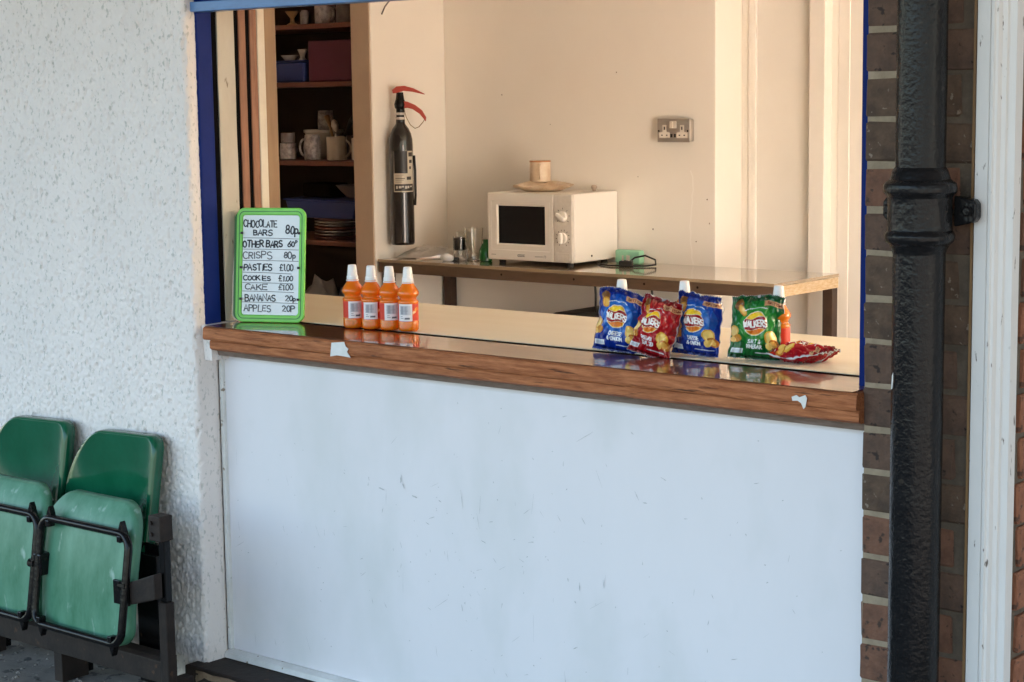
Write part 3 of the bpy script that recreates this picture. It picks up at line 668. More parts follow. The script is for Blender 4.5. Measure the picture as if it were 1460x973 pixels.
dup(B0, (-.680,.205,ZT+.0005), R(200), 'orange drink bottle behind the blue packet that the red packet leans away from')
dup(B0, (-.552,.248,ZT+.0005), R(220), 'orange drink bottle behind the pleated blue packet, only its white cap showing')
dup(B0, (-.338,.266,ZT+.0005), R(250), 'orange drink bottle behind the green crisp packet, its side showing')

# ---------------------------------------------------------------- crisp packets
def crisp_print(P, base, ring1, ring2, dark, words, seed):
    r = random.Random(seed); p = Paint(P, base)
    p.ell(2,76,47,47,ring1,a=.55); p.ell(2,76,36,36,ring2,a=.6); p.ell(2,76,29,29,ring1,a=.6)
    p.rect(-80,80,-5,9,dark,a=.8); p.rect(-80,80,124,150,dark,a=.6)
    # potato and crisps
    p.ell(-37,114,11,12,(126,84,44),20); p.ell(-31,103,8,12,(214,150,60),35); p.ell(-31,103,5.5,9,(236,186,96),35)
    p.ell(-47,58,11,13,(222,170,80),-20); p.ell(-47,58,8,10,(240,206,130),-20); p.ell(-40,44,10,8,(198,132,50),30); p.ell(-50,40,7,6,(236,190,110))
    p.ell(36,47,12,15,(226,176,70),15); p.ell(36,47,9,12,(243,210,120),15); p.ell(45,33,13,9,(186,116,44),-40); p.ell(44,33,9,5.5,(232,180,90),-40); p.ell(34,30,7,8,(240,200,104),10)
    # emblem: sun disc with a ribbon
    p.ell(0,76,25.5,25.5,(236,226,200)); p.ell(0,76,23.8,23.8,(240,176,30)); p.ell(0,86,18,12,(248,208,50)); p.ell(0,62,16,8,(222,120,30))
    x, y = P[:,0], P[:,1]; yc = 76 + 3.0*np.sin(x/9.0) - .06*x; ins = (np.abs(x) < 24.5) & (np.hypot(x, y-76) < 25)
    p.put(ins & (np.abs(y-yc) < 12.3), (236,220,190)); p.put(ins & (np.abs(y-yc) < 11.4), (150,14,22))
    s_, w0 = text_strokes('WALKERS', 12.0, .0, 1.3); k = 48/w0
    p.strokes([[(a*k, b + .0*a) for a, b in q] for q in s_], 2.8, (250,246,240), -24, 70.0)
    # flavour words in white
    for n_, (txt, yy, hh, wd) in enumerate(words):
        s_, w0 = text_strokes(txt, hh, 0, 1.3); k = wd/w0; p.strokes([[(a*k, b) for a, b in q] for q in s_], 1.9, (240,244,248), -wd/2+1, yy)
    p.rect(-50,-24,12,22,(228,232,238)); p.rect(-48,-26,13.5,20,(150,160,175),a=.5); p.rect(4,44,14,16.2,(215,220,230),a=.8)
    p.rect(15,56,112,122,(196,150,110)); s_, w0 = text_strokes('BRITISH', 5, 0, 1.3); p.strokes([[(a*32/w0, b) for a, b in q] for q in s_], 1.2, (110,40,30), 20, 114.5)
    p.strokes([[(-25,104),(-8,108),(10,108),(22,105)]], 1.6, (215,225,235))
    return p.c
def make_packet(label, loc, rot, w_, h_, T, colors, words, seed, crump=1.0, lie=False, pinch=0, mid=None):
    t = thing('crisp_packet', label, 'crisp packet', loc, 0, 'packets of crisps on the counter'); t.rotation_euler = rot
    nu, nv = 110, 132; vs = []; uv = []
    for side in (-1, 1):
        for j in range(nv):
            v = j/(nv-1)
            for i in range(nu):
                u = i/(nu-1)*2-1
                ed = min(1, v/.075, (1-v)/.085); ed = max(0, ed)
                prof = max(0, 1-abs(u)**2.6)**.75 * math.sin(math.pi*min(1, max(0, (v-.03)/.94)))**.62
                th = T*prof + .0006
                n1 = noise.noise((u*2.2+seed, v*2.6, side*3.3)); n2 = noise.noise((u*5+seed*2, v*6.5, side*1.7)); n3 = noise.noise((u*11+seed, v*4+7, side))
                fold = abs(noise.noise((u*3.4+seed*3, v*3.0+v*v*2, side*2.1)))
                rim = 1-prof
                d = crump*(.0040*n1 + .0026*n2 + .0016*n3*rim + .0085*(.20-fold if fold < .20 else 0)*1.0)
                # pleats run down from the crimped top
                d += crump*.0020*math.sin(u*17+seed+3*n1)*max(0, (v-.62)/.38) + crump*.0014*math.sin(u*21+seed)*max(0, (.25-v)/.25)
                y = side*th + (d if prof > .05 else d*.5)
                half = w_/2*(1 - .06*math.sin(math.pi*v) - pinch*max(0, (v-.7)/.3)**1.5)
                x = u*half + crump*.0022*noise.noise((v*7+seed, side*0+u, 3))
                z = v*h_ + crump*.0022*noise.noise((u*4+seed, v*2, 9))*(1 if v > .5 else .2)
                if ed < 1: y += .0006*math.sin(v*h_*1000*2.6)*(1-ed); z += (.0007*(1 if (i % 4) < 2 else -1))*(v in (0., 1.))
                y += .007*u*u*math.sin(math.pi*v) + .010*(v-.5)**2*math.cos(u*1.3+seed); z += -.006*u*u*v + .004*math.sin(u*2.1+seed)*v
                vs.append((x, y, z)); uv.append((u*57, v*135))
    n = nu*nv; fs = []
    for s_ in (0, 1):
        for j in range(nv-1):
            for i in range(nu-1):
                q = (s_*n+j*nu+i, s_*n+j*nu+i+1, s_*n+(j+1)*nu+i+1, s_*n+(j+1)*nu+i); fs.append(q if s_ == 0 else q[::-1])
    bd = [i for i in range(nu)] + [j*nu+nu-1 for j in range(1, nv)] + [(nv-1)*nu+i for i in range(nu-2, -1, -1)] + [j*nu for j in range(nv-2, 0, -1)]
    for k in range(len(bd)): a, b = bd[k], bd[(k+1) % len(bd)]; fs.append((b, a, n+a, n+b))
    me = bpy.data.meshes.new('foil_bag'); 
    if lie:
        zmin = min(p[1] for p in vs); 
    me.from_pydata(vs, [], fs)
    uv = np.array(uv); c = crisp_print(uv, *colors, words, seed)
    bk = np.zeros(len(uv), bool); bk[n:] = True; c[bk] = lin(colors[0])*.9; c[bk & (np.abs(uv[:,0]) < 4)] = lin((170,172,178))
    edge_ = (np.abs(uv[:,0]) > 56.0) | (uv[:,1] < .9) | (uv[:,1] > 134.2); c[edge_] = lin((190,192,196))
    set_col(me, c); obj('foil_bag', me, M['crisp'], t, smooth=True, split=0)
    return t
BLUE = ((10,40,130), (24,88,176), (46,122,204), (8,22,84)); RED = ((150,12,24), (172,24,34), (190,44,50), (92,6,16)); GREEN = ((6,88,36), (28,124,44), (66,158,62), (4,48,26))
ch = [('CHEESE', 35, 7.5, 30), ('& ONION', 24.5, 7.5, 34)]; sv = [('SALT &', 35, 7.5, 28), ('VINEGAR', 24.5, 7.5, 34)]; rs = [('READY', 35, 7.5, 26), ('SALTED', 24.5, 7.5, 30)]
zc = ZT+.0012
make_packet('upright blue crisp packet beside the leaning red packet, pale corner at its foot', (-.662,.158,zc), (R(-7), R(5), R(14)), .108, .130, .024, BLUE, ch, 3, 1.6, pinch=.05)
make_packet('crumpled red crisp packet leaning between two blue packets', (-.569,.138,zc+.001), (R(-14), R(12), R(4)), .098, .124, .026, RED, rs, 11, 2.5, pinch=.14)
make_packet('upright blue crisp packet leaning on the red one, pleated at its top', (-.496,.203,zc), (R(-6), R(3), R(6)), .106, .128, .024, BLUE, ch, 23, 2.0, pinch=.08)
make_packet('upright green crisp packet with a slanting top edge', (-.367,.219,zc), (R(-5), R(4), R(24)), .106, .130, .022, GREEN, sv, 31, 1.6)
make_packet('red crisp packet lying flat on the counter beside the green one', (-.330,.243,zc+.017), (R(-88), R(0), R(-84)), .088, .120, .019, RED, rs, 47, 1.4)

# ================================================================= KITCHEN
# ---------------------------------------------------------------- table
TZ = .77
tb = thing('kitchen_table', 'brown kitchen table with a shiny top along the cream back wall', 'table', (0,0,0))
obj('table_top', MB().box(-3.600, -1.733, 2.492, 2.926, TZ-.012, TZ), M['table_top'], tb, bevel=.002)
obj('front_rail', MB().box(-3.598, -1.737, 2.497, 2.515, TZ-.052, TZ-.0125), M['table_edge'], tb, bevel=.002)
obj('end_rail', MB().box(-1.7365, -1.7345, 2.4975, 2.922, TZ-.050, TZ-.0125), M['table_rail'], tb)
obj('end_rail', MB().box(-3.598, -3.58, 2.5155, 2.92, TZ-.050, TZ-.0125), M['table_edge'], tb)
for x in (-3.597, -1.777):
    for y in (2.5155, 2.884):
        obj('leg', MB().box(x, x+.040, y, y+.038, .05, TZ-.0128), M['table_leg'], tb, bevel=.002)
for x in (-2.95, -2.60, -2.28, -2.05): obj('screw_head', MB().tube([(x,2.4975,TZ-.030),(x,2.4955,TZ-.030)], .0045, 8), M['wood_dark'], tb)

# ---------------------------------------------------------------- microwave
mw = thing('microwave', 'cream microwave oven with two dials standing on the kitchen table', 'microwave', (-3.110, 2.608, TZ+.0004), R(1.5))
W_, H_, D_ = .408, .262, .300; f0 = .012
obj('case', MB().box(0, W_, .018, D_, f0, f0+H_), M['mw'], mw, bevel=.006)
obj('control_fascia', MB().box(.3205, W_, 0, .0175, f0+.002, f0+H_-.001), M['mw_panel'], mw, bevel=.004)
dr = MB(); ring(dr, [(0,f0+.002),(.3190,f0+.002),(.3190,f0+H_-.001),(0,f0+H_-.001)], [(.046,f0+.062),(.280,f0+.062),(.280,f0+.216),(.046,f0+.216)], -.001, .0175)
door = obj('door', dr, M['mw_front'], mw, bevel=.003)
bev = MB(); o4 = [(.018,f0+.040),(.306,f0+.040),(.306,f0+.232),(.018,f0+.232)]; i4 = [(.050,f0+.066),(.276,f0+.066),(.276,f0+.212),(.050,f0+.212)]
bev.v += [(p[0], -.0018, p[1]) for p in o4] + [(p[0], .006, p[1]) for p in i4]; bev.f += [(i, (i+1) % 4, 4+(i+1) % 4, 4+i) for i in range(4)]
obj('window_surround', bev, M['mw'], door)
obj('window', MB().box(.047, .279, .0062, .015, f0+.063, f0+.215), M['mw_glass'], door)
mk = MB(); ribbons(mk, text_strokes('CCCCCC', .0075, 0)[0], .0018, -.0022, .148, f0+.018); ribbons(mk, [[(.018,f0+.022),(.040,f0+.022)], [(.232,f0+.020),(.270,f0+.021)], [(.276,f0+.017),(.276,f0+.025),(.284,f0+.025),(.284,f0+.017)]], .0016, -.0022); obj('print', mk, M['ink'], door)
for kx, kz, ang, tick in ((.3655, f0+.178, 60, 7), (.3655, f0+.096, 0, 12)):
    kn = MB().lathe([(.021,0),(.021,.006),(.0195,.009),(.0,.0095)], 28); ko = obj('dial', kn, M['mw_front'], mw, smooth=True, loc=(kx, 0, kz), rot=(R(90),0,0))
    obj('dial_grip', MB().prism([(-.0065,-.019),(-.0035,-.021),(.0035,-.021),(.0065,-.019),(.0075,0),(.0065,.019),(.0035,.021),(-.0035,.021),(-.0065,.019),(-.0075,0)], .0096, .024, 'z'), M['mw'], ko, bevel=.003, rot=(0,0,R(ang)))
    tk = MB()
    for q in range(tick):
        a = R(90 + (q-(tick-1)/2)*(42 if tick < 9 else 27)); ribbons(tk, [[(kx+.028*math.cos(a), kz+.028*math.sin(a)), (kx+.0325*math.cos(a), kz+.0325*math.sin(a))]], .0022, -.0006)
    obj('dial_marks', tk, M['ink'], mw)
obj('door_button', MB().box(.332, .400, -.004, -.0002, f0+.010, f0+.040), M['mw_panel'], mw, bevel=.003)
for x, y in ((.04,.04),(.37,.04),(.04,.26),(.37,.26)): obj('foot', MB().lathe([(.013,0),(.014,f0+.001)], 16), M['ink'], mw, loc=(x,y,0))
obj('side_screw', MB().tube([(W_-.001,.125,f0+.022),(W_+.002,.125,f0+.022)], .004, 8), M['ink'], mw)
mt = TZ+.0004+f0+H_
kb = obj('bottle_stopper', MB().lathe([(.006,0),(.008,.003),(.007,.006),(.011,.010),(.013,.016),(.010,.022),(.003,.024)], 18), M['china'], smooth=True, loc=(-2.78,2.86,mt+.0004)); tag(kb, 'small round stopper on top of the microwave near its corner', 'stopper')
# dish and mug on the microwave
ds = MB(); n = 40; vs = []; fs = []
for k, (r_, z) in enumerate([(.050,.0),(.070,.002),(.098,.012),(.118,.020),(.121,.0225),(.112,.0235),(.085,.030),(.055,.035),(.030,.037)]):
    for i in range(n):
        a = 2*math.pi*i/n; q = r_*(1+.03*math.sin(5*a+1)+.015*math.sin(9*a)); vs.append((q*math.cos(a), q*math.sin(a)*.62, z + (.004*math.sin(7*a)+.003*math.sin(3*a+2))*min(1, k/4)))
for k in range(8):
    for i in range(n): fs.append((k*n+i, k*n+(i+1) % n, (k+1)*n+(i+1) % n, (k+1)*n+i))
fs += [tuple(range(n))[::-1], tuple(8*n+i for i in range(n))]
do = obj('pottery_dish', ds.add(vs, fs), M['pottery'], smooth=True, split=60, loc=(-2.945,2.745,mt+.0006), rot=(0,0,R(25))); tag(do, 'upturned wavy-edged pottery dish on top of the microwave', 'dish')
def make_mug(name, label, cat, loc, rz, r_, h_, m_, rimmat=None, taper=0, group=None, hs=1):
    t = thing(name, label, cat, loc, rz, group)
    wl = .0035
    obj('cup_wall', MB().lathe([(r_*.8,0),(r_*(1-taper*.5),.003),(r_,h_*.5),(r_*(1-taper),h_),(r_*(1-taper)-wl,h_),(r_-wl,h_*.5),(r_*.8-wl,.006)], 28), m_, t, smooth=True)
    pts = [(r_*.92+hs*r_*.62*math.sin(R(a)), 0, h_*.5+h_*.33*math.cos(R(a))) for a in range(0, 181, 20)]
    obj('handle', MB().tube(pts, .0045, 8), m_, t, smooth=True, split=0)
    if rimmat: obj('rim', MB().lathe([(r_*(1-taper)+.0006,h_-.005),(r_*(1-taper)+.0008,h_+.0006),(r_*(1-taper)-wl-.0006,h_+.0006)], 28, cap=False), rimmat, t, smooth=True)
    return t
make_mug('mug', 'cream mug with an orange rim standing on the pottery dish', 'mug', (-2.955,2.745,mt+.0375), R(-52), .041, .082, M['pottery'], M['rim'])

# ---------------------------------------------------------------- things on the table
def glass(name, label, loc, r0, r1, h_, m_, cat='glass'):
    o = obj(name, MB().lathe([(r0*.9,0),(r0,.002),(r1,h_),(r1-.0022,h_),(r0-.0025,.008)], 28), m_, smooth=True, loc=loc); return tag(o, label, cat)
glass('drinking_glass', 'tall clear tumbler between the dark beaker and the green bottle', (-3.212,2.640,TZ+.0004), .030, .038, .130, M['glass'])
glass('drinking_glass', 'short clear glass against the wall behind the plastic bag', (-3.40,2.80,TZ+.0004), .030, .036, .098, M['glass'])
bk = thing('beaker', 'clear beaker with a dark drink in it, next to the tall tumbler', 'beaker', (-3.283,2.637,TZ+.0004))
obj('beaker_wall', MB().lathe([(.024,0),(.025,.002),(.028,.095),(.026,.095),(.0225,.008)], 24), M['glass'], bk, smooth=True)
obj('dark_drink', MB().lathe([(.0205,.040),(.0225,.041),(.0245,.088),(.0225,.089)], 20), M['ink'], bk, smooth=True)
gb = thing('green_bottle', 'small green glass bottle tucked against the microwave side', 'bottle', (-3.150,2.640,TZ+.0004))
obj('bottle_glass', MB().lathe([(.022,0),(.025,.004),(.025,.045),(.020,.058),(.011,.072),(.0105,.085)], 20), M['green_glass'], gb, smooth=True)
obj('neck_ring', MB().lathe([(.0125,.080),(.0125,.087)], 16), M['green_glass'], gb)
sp = MB(); sp.tube([(0,0,.006),(.06,.02,.012),(.10,.034,.016)], [.005,.006,.009]); sp.tube([(.10,.034,.016),(.125,.043,.014),(.15,.05,.010)], [.010,.019,.008])
so2 = obj('plastic_spoon', sp, M['cap'], smooth=True, split=0, loc=(-3.42,2.530,TZ+.0005)); tag(so2, 'white plastic serving spoon lying at the edge of the table', 'spoon')
kn2 = MB(); kn2.prism([(0,0),(.05,.010),(.058,.018),(.05,.024),(0,.012)], .0, .014, 'z')
ko2 = obj('knife_handle', kn2, M['cord'], bevel=.003, loc=(-3.298,2.560,TZ+.0004), rot=(0,0,R(35))); tag(ko2, 'black handled kitchen knife in front of the beaker', 'knife')
fl = MB(); nf = 46
def film(u, v):
    x = (u-.5)*.30; y = (v-.5)*.20; e = (1-(2*u-1)**4)*(1-(2*v-1)**4)
    h_ = .003 + e*(.020 + .030*abs(noise.noise((u*5, v*5, 3))) + .018*abs(noise.noise((u*11, v*11, 8))))
    return (x*(1+.12*noise.noise((v*4, 1, 2))), y, h_)
fl.grid(nf, nf, film); fo = obj('plastic_bag', fl, M['film'], smooth=True, split=0, loc=(-3.46,2.70,TZ+.0006), rot=(0,0,R(20))); tag(fo, 'crumpled clear plastic bag on the table under the fire extinguisher', 'bag')
mo = obj('sponge', MB().box(-.058, .058, -.018, .018, 0, .052), M['mint'], bevel=.006, loc=(-2.612,2.862,TZ+.0004)); tag(mo, 'mint green sponge standing on edge beside the microwave', 'sponge')
pg = thing('mains_plug', 'black mains plug with a looped cord lying on the table', 'plug', (-2.560,2.770,TZ+.0004), R(20))
obj('plug_body', MB().prism([(-.026,-.018),(.026,-.018),(.022,.020),(.008,.028),(-.008,.028),(-.022,.020)], .0, .020, 'z'), M['cord'], pg, bevel=.004)
for x, y in ((-.012,-.008),(.012,-.008),(0,.010)): obj('pin', MB().box(x-.003, x+.003, y-.002, y+.002, .0201, .040), M['chrome'], pg)
obj('flex', MB().tube([(0.0,.028,.010),(.02,.045,.028),(.06,.05,.036),(.105,.03,.022),(.115,.0,.006),(.085,-.03,.004),(.03,-.045,.004),(-.05,-.04,.004),(-.10,.0,.004),(-.13,.06,.004)], .0035, 8), M['cord'], pg, smooth=True, split=0)
cr = MB(); cr.box(-.26, .26, -.12, .12, 0, .018); cr.box(-.22, .24, -.10, .10, .018, .030)
tr_ = thing('storage_crate', 'dark lidded crate on the floor under the kitchen table', 'crate', (-2.52,2.70,.05))
obj('crate_body', MB().box(-.25, .25, -.12, .12, 0, .53), M['ink'], tr_, bevel=.01)
obj('lid', MB().prism([(-.27,.531),(.27,.531),(.25,.556),(-.06,.562),(-.22,.552)], -.14, .14, 'y'), M['cord'], tr_, bevel=.004)
for x, lab in ((-2.536, 'short black cord hanging below the table near the microwave'), (-2.279, 'short black cord hanging below the table under the socket')):
    co = obj('hanging_cord', MB().tube([(0,0,0),(.003,.002,-.03),(.006,.003,-.075),(.004,.004,-.14)], .0042, 8), M['cord'], smooth=True, split=0, loc=(x,2.535,TZ-.0125)); tag(co, lab, 'cord')

# ---------------------------------------------------------------- fire extinguisher on the side wall
fe = thing('fire_extinguisher', 'black fire extinguisher with red handles hung on the cream side wall', 'fire extinguisher', (WX+.064, 2.590, .823))
ebody = [(.020,.0),(.044,.002),(.048,.008),(.0485,.018),(.0485,.400),(.047,.425),(.042,.448),(.033,.468),(.024,.480),(.019,.488),(.018,.510)]
fine = []
for (a, b), (c, d) in zip(ebody, ebody[1:]):
    for k in range(3): fine.append((a+(c-a)*k/3, b+(d-b)*k/3))
obj('cylinder', MB().lathe(fine+[ebody[-1]], 40), M['ext_black'], fe, smooth=True)
for z in (.504, .522): obj('neck_band', MB().lathe([(.0185,z),(.0188,z+.001),(.0188,z+.009),(.0185,z+.010)], 24), M['china_w'], fe)
obj('valve', MB().lathe([(.0165,.500),(.0165,.545),(.022,.552),(.024,.565),(.020,.578),(.017,.585),(.014,.612)], 20), M['steel_black'], fe, smooth=True)
hd = math.atan2(.77, .64)
hv = bpy.data.objects.new('valve_head', None)
def lever(name, pts, wd, m_):
    n = len(pts); poly = pts
    return obj(name, MB().prism(poly, -wd/2, wd/2, 'y'), m_, fe, bevel=.003, rot=(0,0,R(40)))
lever('top_lever', [(-.028,.608),(-.030,.622),(-.012,.636),(.020,.638),(.055,.628),(.098,.606),(.100,.602),(.050,.614),(.015,.618),(-.012,.610)], .030, M['ext_red'])
lever('carry_handle', [(.010,.548),(.014,.578),(.030,.575),(.060,.562),(.088,.540),(.104,.512),(.102,.494),(.094,.506),(.078,.526),(.050,.545),(.030,.550)], .028, M['ext_red'])
obj('valve_link', MB().box(-.004, .012, -.008, .008, .575, .620), M['chrome'], fe, rot=(0,0,R(40)), bevel=.002)
c40, s40 = math.cos(R(40)), math.sin(R(40))
ch_pts = [(.016,.545),(.024,.512),(.040,.482),(.058,.468),(.074,.474),(.090,.492),(.100,.508)]
obj('pin_chain', MB().tube([(x*c40, x*s40, z) for x, z in ch_pts], .0016, 6), M['brass'], fe, smooth=True, split=0)
obj('discharge_hose', MB().tube([(.052*c40,.052*s40,.36),(.055*c40,.055*s40,.30),(.055*c40,.055*s40,.20),(.052*c40,.052*s40,.16)], .005, 8), M['cord'], fe, smooth=True, split=0)
obj('wall_bracket', MB().box(-.0638, -.035, -.002, .018, .42, .44), M['cream_edge'], fe, bevel=.002)
obj('wall_bracket', MB().box(-.0638, -.040, -.002, .018, .10, .13), M['cream_edge'], fe, bevel=.002)
n, nz = 60, 90; vs = []; uv = []
for j in range(nz):
    for i in range(n):
        a = R(-88 + 110*i/(n-1)); z = .215 + .165*j/(nz-1); vs.append((.0489*math.cos(a), .0489*math.sin(a), z)); uv.append((i/(n-1), j/(nz-1)))
me = bpy.data.meshes.new('label'); me.from_pydata(vs, [], [(j*n+i, j*n+i+1, (j+1)*n+i+1, (j+1)*n+i) for j in range(nz-1) for i in range(n-1)])
p = Paint(np.array(uv)*100, (24,22,22)); p.rect(0,100,0,46,(196,188,172)); p.rect(4,96,3,20,(26,22,22)); p.rect(66,100,46,100,(196,188,172)); p.rect(0,6,46,100,(150,140,130)); p.rect(70,96,86,96,(60,50,46))
for q in range(6): p.rect(12+q*13, 20+q*13+3*(q % 2), 8+2*(q % 3), 15, (200,196,190))
for q in range(5): p.rect(10, 40+6*(q % 3), 24+q*4.2, 25.5+q*4.2, (90,80,74))
p.rect(74,90,70,78,(40,36,36)); p.rect(74,84,56,62,(40,36,36)); p.rect(60,84,30,38,(60,54,50))
set_col(me, p.c); obj('label', me, M['ext_label'], fe, smooth=True, split=0)

# ---------------------------------------------------------------- double socket on the back wall
sk = thing('double_socket', 'brushed steel double socket in a surface box on the back wall', 'socket', (-2.428, YB, 1.278))
obj('back_box', MB().box(-.070, .070, -.034, .0, -.042, .042), M['chrome'], sk, bevel=.006)
obj('face_plate', MB().box(-.073, .073, -.0385, -.0345, -.044, .044), M['socket_face'], sk, bevel=.0015)
for sx in (-1, 1):
    ins = obj('outlet', MB().prism([(sx*.040-.024,-.028),(sx*.040+.024,-.028),(sx*.040+.024,-.008),(sx*.040+.009,-.006),(sx*.040+.009,.020),(sx*.040-.009,.020),(sx*.040-.009,-.006),(sx*.040-.024,-.008)], -.0396, -.0386, 'y'), M['socket_white'], sk)
    for x, z, w_, h_ in ((0,.008,.0026,.006), (-.011,-.018,.0035,.0022), (.011,-.018,.0035,.0022)): obj('pin_hole', MB().box(sx*.040+x-w_, sx*.040+x+w_, -.0401, -.0397, z-h_, z+h_), M['ink'], ins)
    obj('switch', MB().box(sx*.008-.0072, sx*.008+.0072, -.0425, -.0386, .008, .034), M['socket_white'], sk, bevel=.0015)
    obj('usb_slot', MB().box(sx*.008-.005, sx*.008+.005, -.0396, -.0387, -.026, -.013), M['ink'], sk)
    obj('plate_screw', MB().tube([(sx*.066,-.0386,-.002),(sx*.066,-.0396,-.002)], .0035, 8), M['wood_dark'], sk)
# filler crack below the socket
ck = MB(); cz = np.linspace(1.125, .775, 16); ribbons(ck, [[(-2.372 + .006*math.sin(i*.5) + random.uniform(-.004,.004), z) for i, z in enumerate(cz)]], .006, YB-.0008)
struct('wall_crack', ck, M['plaster_crack'])

# ---------------------------------------------------------------- shelving alcove with crockery
PYs = 2.555
su = thing('shelf_unit', 'dark wooden shelves full of crockery in the alcove', 'shelves', (0,0,0))
obj('back_board', MB().box(-4.72, -3.7185, 2.93, 2.9405, .05, 2.3), M['shelf_back'], su)
obj('side_board', MB().box(-4.74, -4.7205, PYs-.01, 2.94, .05, 2.3), M['shelf_back'], su)
obj('side_board', MB().box(-3.7305, -3.7185, PYs+.002, 2.9295, .05, 2.3), M['shelf_back'], su)
SZ = [.40, .826, 1.158, 1.484, 1.722, 2.05]
for z in SZ: obj('shelf', MB().box(-4.7203, -3.7308, PYs, 2.9297, z-.020, z), M['shelf'], su, bevel=.002)
tz = .0006
def lth(name, prof, m_, loc, label, cat, n=24, group=None, rot=None):
    return tag(obj(name, MB().lathe(prof, n), m_, smooth=True, loc=loc, rot=rot), label, cat, group)
z3 = SZ[2]+tz
make_mug('mug', 'cream speckled tapering mug with its handle out, on the crockery shelf', 'mug', (-4.095,2.625,z3), R(205), .038, .105, M['china_p'], None, .18, 'mugs on the shelves', .9)
make_mug('mug', 'plain cream straight mug holding cutlery on the crockery shelf', 'mug', (-3.955,2.630,z3), R(20), .042, .098, M['china'], None, 0, 'mugs on the shelves')
make_mug('mug', 'grey mug with a pale handle behind the plain cream mug', 'mug', (-4.005,2.730,z3), R(200), .036, .100, M['china_d'], None, 0, 'mugs on the shelves')
make_mug('mug', 'pale mug beside the alcove wall on the crockery shelf', 'mug', (-3.845,2.66,z3), R(100), .038, .092, M['china_w'], None, 0, 'mugs on the shelves')
make_mug('mug', 'squat flowered mug by the hatch side of the crockery shelf', 'mug', (-4.248,2.630,z3), R(100), .038, .070, M['china_p'], None, .1, 'mugs on the shelves')
make_mug('mug', 'small dark patterned cup stacked on the squat flowered mug', 'mug', (-4.248,2.630,z3+.0706), R(100), .030, .042, M['china_d'], None, 0, 'mugs on the shelves')
lth('mixing_bowl', [(.045,0),(.060,.02),(.072,.085),(.080,.11),(.086,.112),(.086,.124),(.080,.124),(.065,.05)], M['china_w'], (-4.185,2.78,z3), 'tall rimmed white bowl standing behind the mugs', 'bowl', 32)
make_mug('jug', 'small patterned jug standing in the tall rimmed bowl', 'jug', (-4.170,2.78,z3+.110), R(-10), .034, .095, M['china_p'], None, .08)
ct = thing('spoon', 'steel serving spoon standing in the plain cream mug', 'spoon', (-3.955,2.630,z3+.01))
obj('spoon_handle', MB().tube([(.0,.0,0),(-.008,.004,.10)], .003, 6), M['chrome'], ct)
obj('spoon_bowl', MB().lathe([(.002,-.028),(.012,-.016),(.016,0),(.012,.016),(.002,.026)], 16), M['chrome'], ct, smooth=True, loc=(-.012,.004,.135), rot=(0,R(-15),0))
tag(obj('wooden_spoon', MB().tube([(0,0,0),(-.055,.02,.125),(-.085,.03,.17)], [.005,.006,.012], 8), M['tanwood'], loc=(-3.965,2.64,z3+.012), smooth=True, split=0), 'brown wooden spoon leaning out of the plain cream mug', 'spoon')
tag(obj('ladle', MB().tube([(0,0,0),(.03,.01,.10),(.055,.02,.15),(.085,.02,.165),(.10,.02,.14)], [.004,.005,.012,.030,.02], 10), M['cord'], loc=(-3.945,2.635,z3+.012), smooth=True, split=0), 'black plastic ladle leaning out of the plain cream mug', 'ladle')
lth('flowerpot', [(.03,0),(.045,.11),(.05,.115),(.05,.15),(.043,.15),(.03,.01)], M['terracotta'], (-3.80,2.80,z3), 'pinkish terracotta pot behind the mugs by the alcove wall', 'pot')
# top shelves
z4 = SZ[3]+tz; z5 = SZ[4]+tz
tag(obj('storage_box', MB().box(-.155, .155, -.13, .13, 0, .170), M['box_maroon'], bevel=.006, loc=(-3.915,2.72,z4)), 'maroon card box on the shelf above the crockery', 'box')
bx = thing('storage_tub', 'dark blue plastic tub with small things in it beside the maroon box', 'tub', (-4.200,2.70,z4))
obj('tub_body', MB().box(-.10, .10, -.11, .11, 0, .085), M['box_blue'], bx, bevel=.008)
obj('tub_rim', MB().box(-.105, .105, -.115, .115, .0852, .092), M['box_blue'], bx, bevel=.003)
lth('egg_cup', [(.018,0),(.010,.012),(.012,.022),(.022,.045),(.019,.045),(.008,.024)], M['china_w'], (-4.165,2.65,z4+.0926), 'white egg cup sitting on the blue tub', 'cup')
lth('small_dish', [(.02,0),(.038,.022),(.036,.022),(.018,.004)], M['china_w'], (-4.245,2.65,z4+.0926), 'small white dish sitting on the blue tub', 'dish')
lth('goblet', [(.028,0),(.010,.012),(.009,.030),(.030,.058),(.027,.058),(.006,.032)], M['tanwood'], (-4.190,2.62,z5), 'yellowish goblet on the topmost visible shelf', 'goblet')
lth('jar', [(.016,0),(.018,.004),(.018,.05),(.012,.06)], M['china_d'], (-4.115,2.62,z5), 'slim grey jar beside the yellowish goblet', 'jar')
make_mug('mug', 'patterned mug on the topmost visible shelf beside the slim jar', 'mug', (-4.005,2.63,z5), R(-10), .042, .078, M['china_p'], M['terracotta'], 0, 'mugs on the shelves')
make_mug('mug', 'mottled mug with its handle out on the topmost visible shelf', 'mug', (-3.915,2.66,z5), R(200), .038, .078, M['china_d'], None, 0, 'mugs on the shelves')
make_mug('mug', 'brown mug on the topmost visible shelf by the alcove wall', 'mug', (-3.815,2.66,z5), R(20), .038, .075, M['terracotta'], None, 0, 'mugs on the shelves')
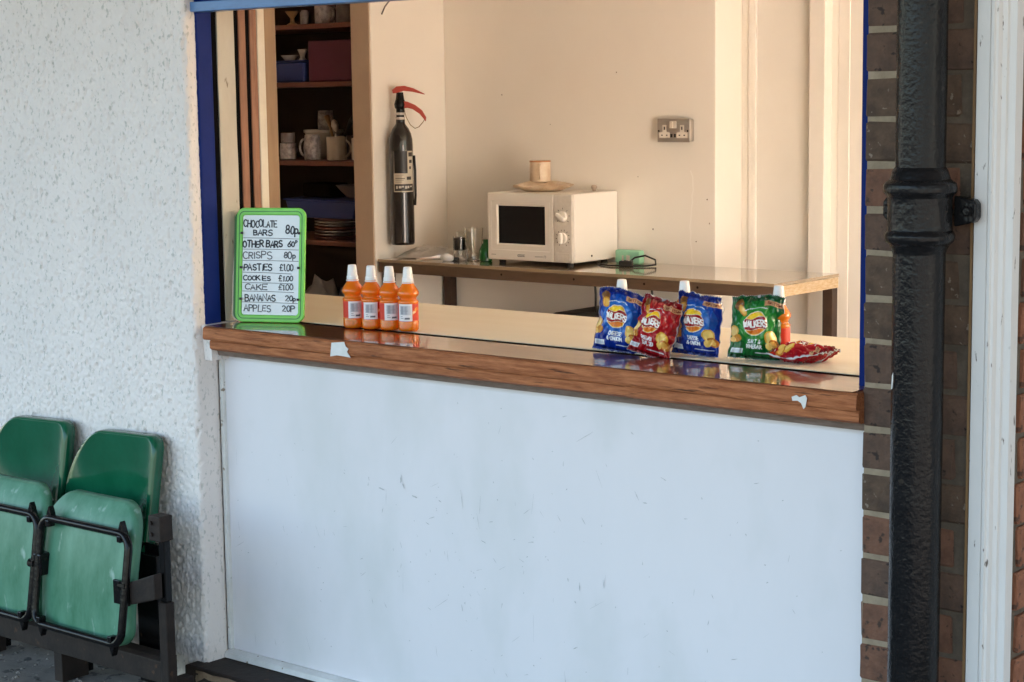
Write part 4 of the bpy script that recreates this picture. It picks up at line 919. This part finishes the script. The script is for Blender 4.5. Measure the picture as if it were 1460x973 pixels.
# plates and blue tray below
z2 = SZ[1]+tz
for k in range(7):
    pl = tag(obj('plate', MB().lathe([(.05,0),(.06,.001),(.098,.010),(.1,.012),(.096,.0125),(.058,.004)], 32), M['china_w'] if k % 3 else M['terracotta'], smooth=True, loc=(-4.005,2.675,z2+k*.0128)), 'pale dinner plate in the pile under the blue tray', 'plate', 'plates in the pile under the blue tray')
tr2 = thing('blue_tray', 'deep dark blue plastic tray lying on the pile of plates', 'tray', (-4.01,2.70,z2+7*.0128+.001))
obj('tray_body', MB().prism([(-.185,.0),(.185,.0),(.215,.072),(-.215,.072)], -.12, .15, 'y'), M['box_blue'], tr2, bevel=.006)
obj('tray_rim', MB().box(-.222, .222, -.127, .157, .0722, .080), M['box_blue'], tr2, bevel=.003)
lth('plastic_bowl', [(.04,0),(.07,.03),(.09,.055),(.087,.055),(.06,.02)], M['box_grey'], (-3.93,2.72,z2+7*.0128+.0815), 'dull grey plastic bowl lying in the blue tray', 'bowl')
tag(obj('dark_tin', MB().box(-.08,.08,-.06,.06,0,.06), M['wood_dark'], bevel=.008, loc=(-4.12,2.72,z2+7*.0128+.0815)), 'dark flat tin beside the grey bowl in the blue tray', 'tin')
for k, (x, y, sx_, lab) in enumerate(((-4.10,2.66,.10,'crumpled grey carrier bag on the low shelf under the plates'), (-3.90,2.68,.11,'crumpled bluish carrier bag on the low shelf by the alcove wall'))):
    mb = MB(); vs = []; fs = []; n = 24
    for j in range(13):
        ph = math.pi*j/12
        for i in range(n):
            a = 2*math.pi*i/n; d = Vector((math.sin(ph)*math.cos(a), math.sin(ph)*math.sin(a), -math.cos(ph))); q = 1 + .35*noise.noise(d*2.2+Vector((k*9,0,0))) + .18*noise.noise(d*5+Vector((k*4,2,0)))
            vs.append((d.x*sx_*q, d.y*.07*q, max(0, .115+d.z*.13*q)))
    for j in range(12):
        for i in range(n): fs.append((j*n+i, j*n+(i+1) % n, (j+1)*n+(i+1) % n, (j+1)*n+i))
    mb.add(vs, fs); tag(obj('carrier_bag', mb, M['box_grey'] if k == 0 else mat('blue_grey_film', (.10,.13,.18), rough=.3), smooth=True, split=0, loc=(x, y, SZ[0]+tz)), lab, 'bag')

wire = MB().tube([(WX+.002,2.560,1.745),(WX+.006,2.575,1.775),(WX+.006,2.60,1.798),(WX+.004,2.65,1.815)], .003, 6)
tag(obj('loose_wire', wire, M['box_grey'], smooth=True, split=0), 'short loose grey wire sticking out of the side wall above the extinguisher', 'wire')

dm = MB()
for x, z, r_ in ((-2.30,1.02,.004),(-2.29,.93,.003),(-3.30,1.42,.003),(-2.72,1.50,.003),(-3.05,1.30,.002),(-2.55,.90,.004),(-2.35,.86,.003),(-2.62,1.10,.002)):
    dm.add([(x+r_*math.cos(a)*random.uniform(.6,1.2), YB-.0009, z+r_*math.sin(a)*random.uniform(.6,1.3)) for a in np.linspace(0, 5.4, 7)], [tuple(range(7))])
struct('wall_marks', dm, M['trim_dark'])
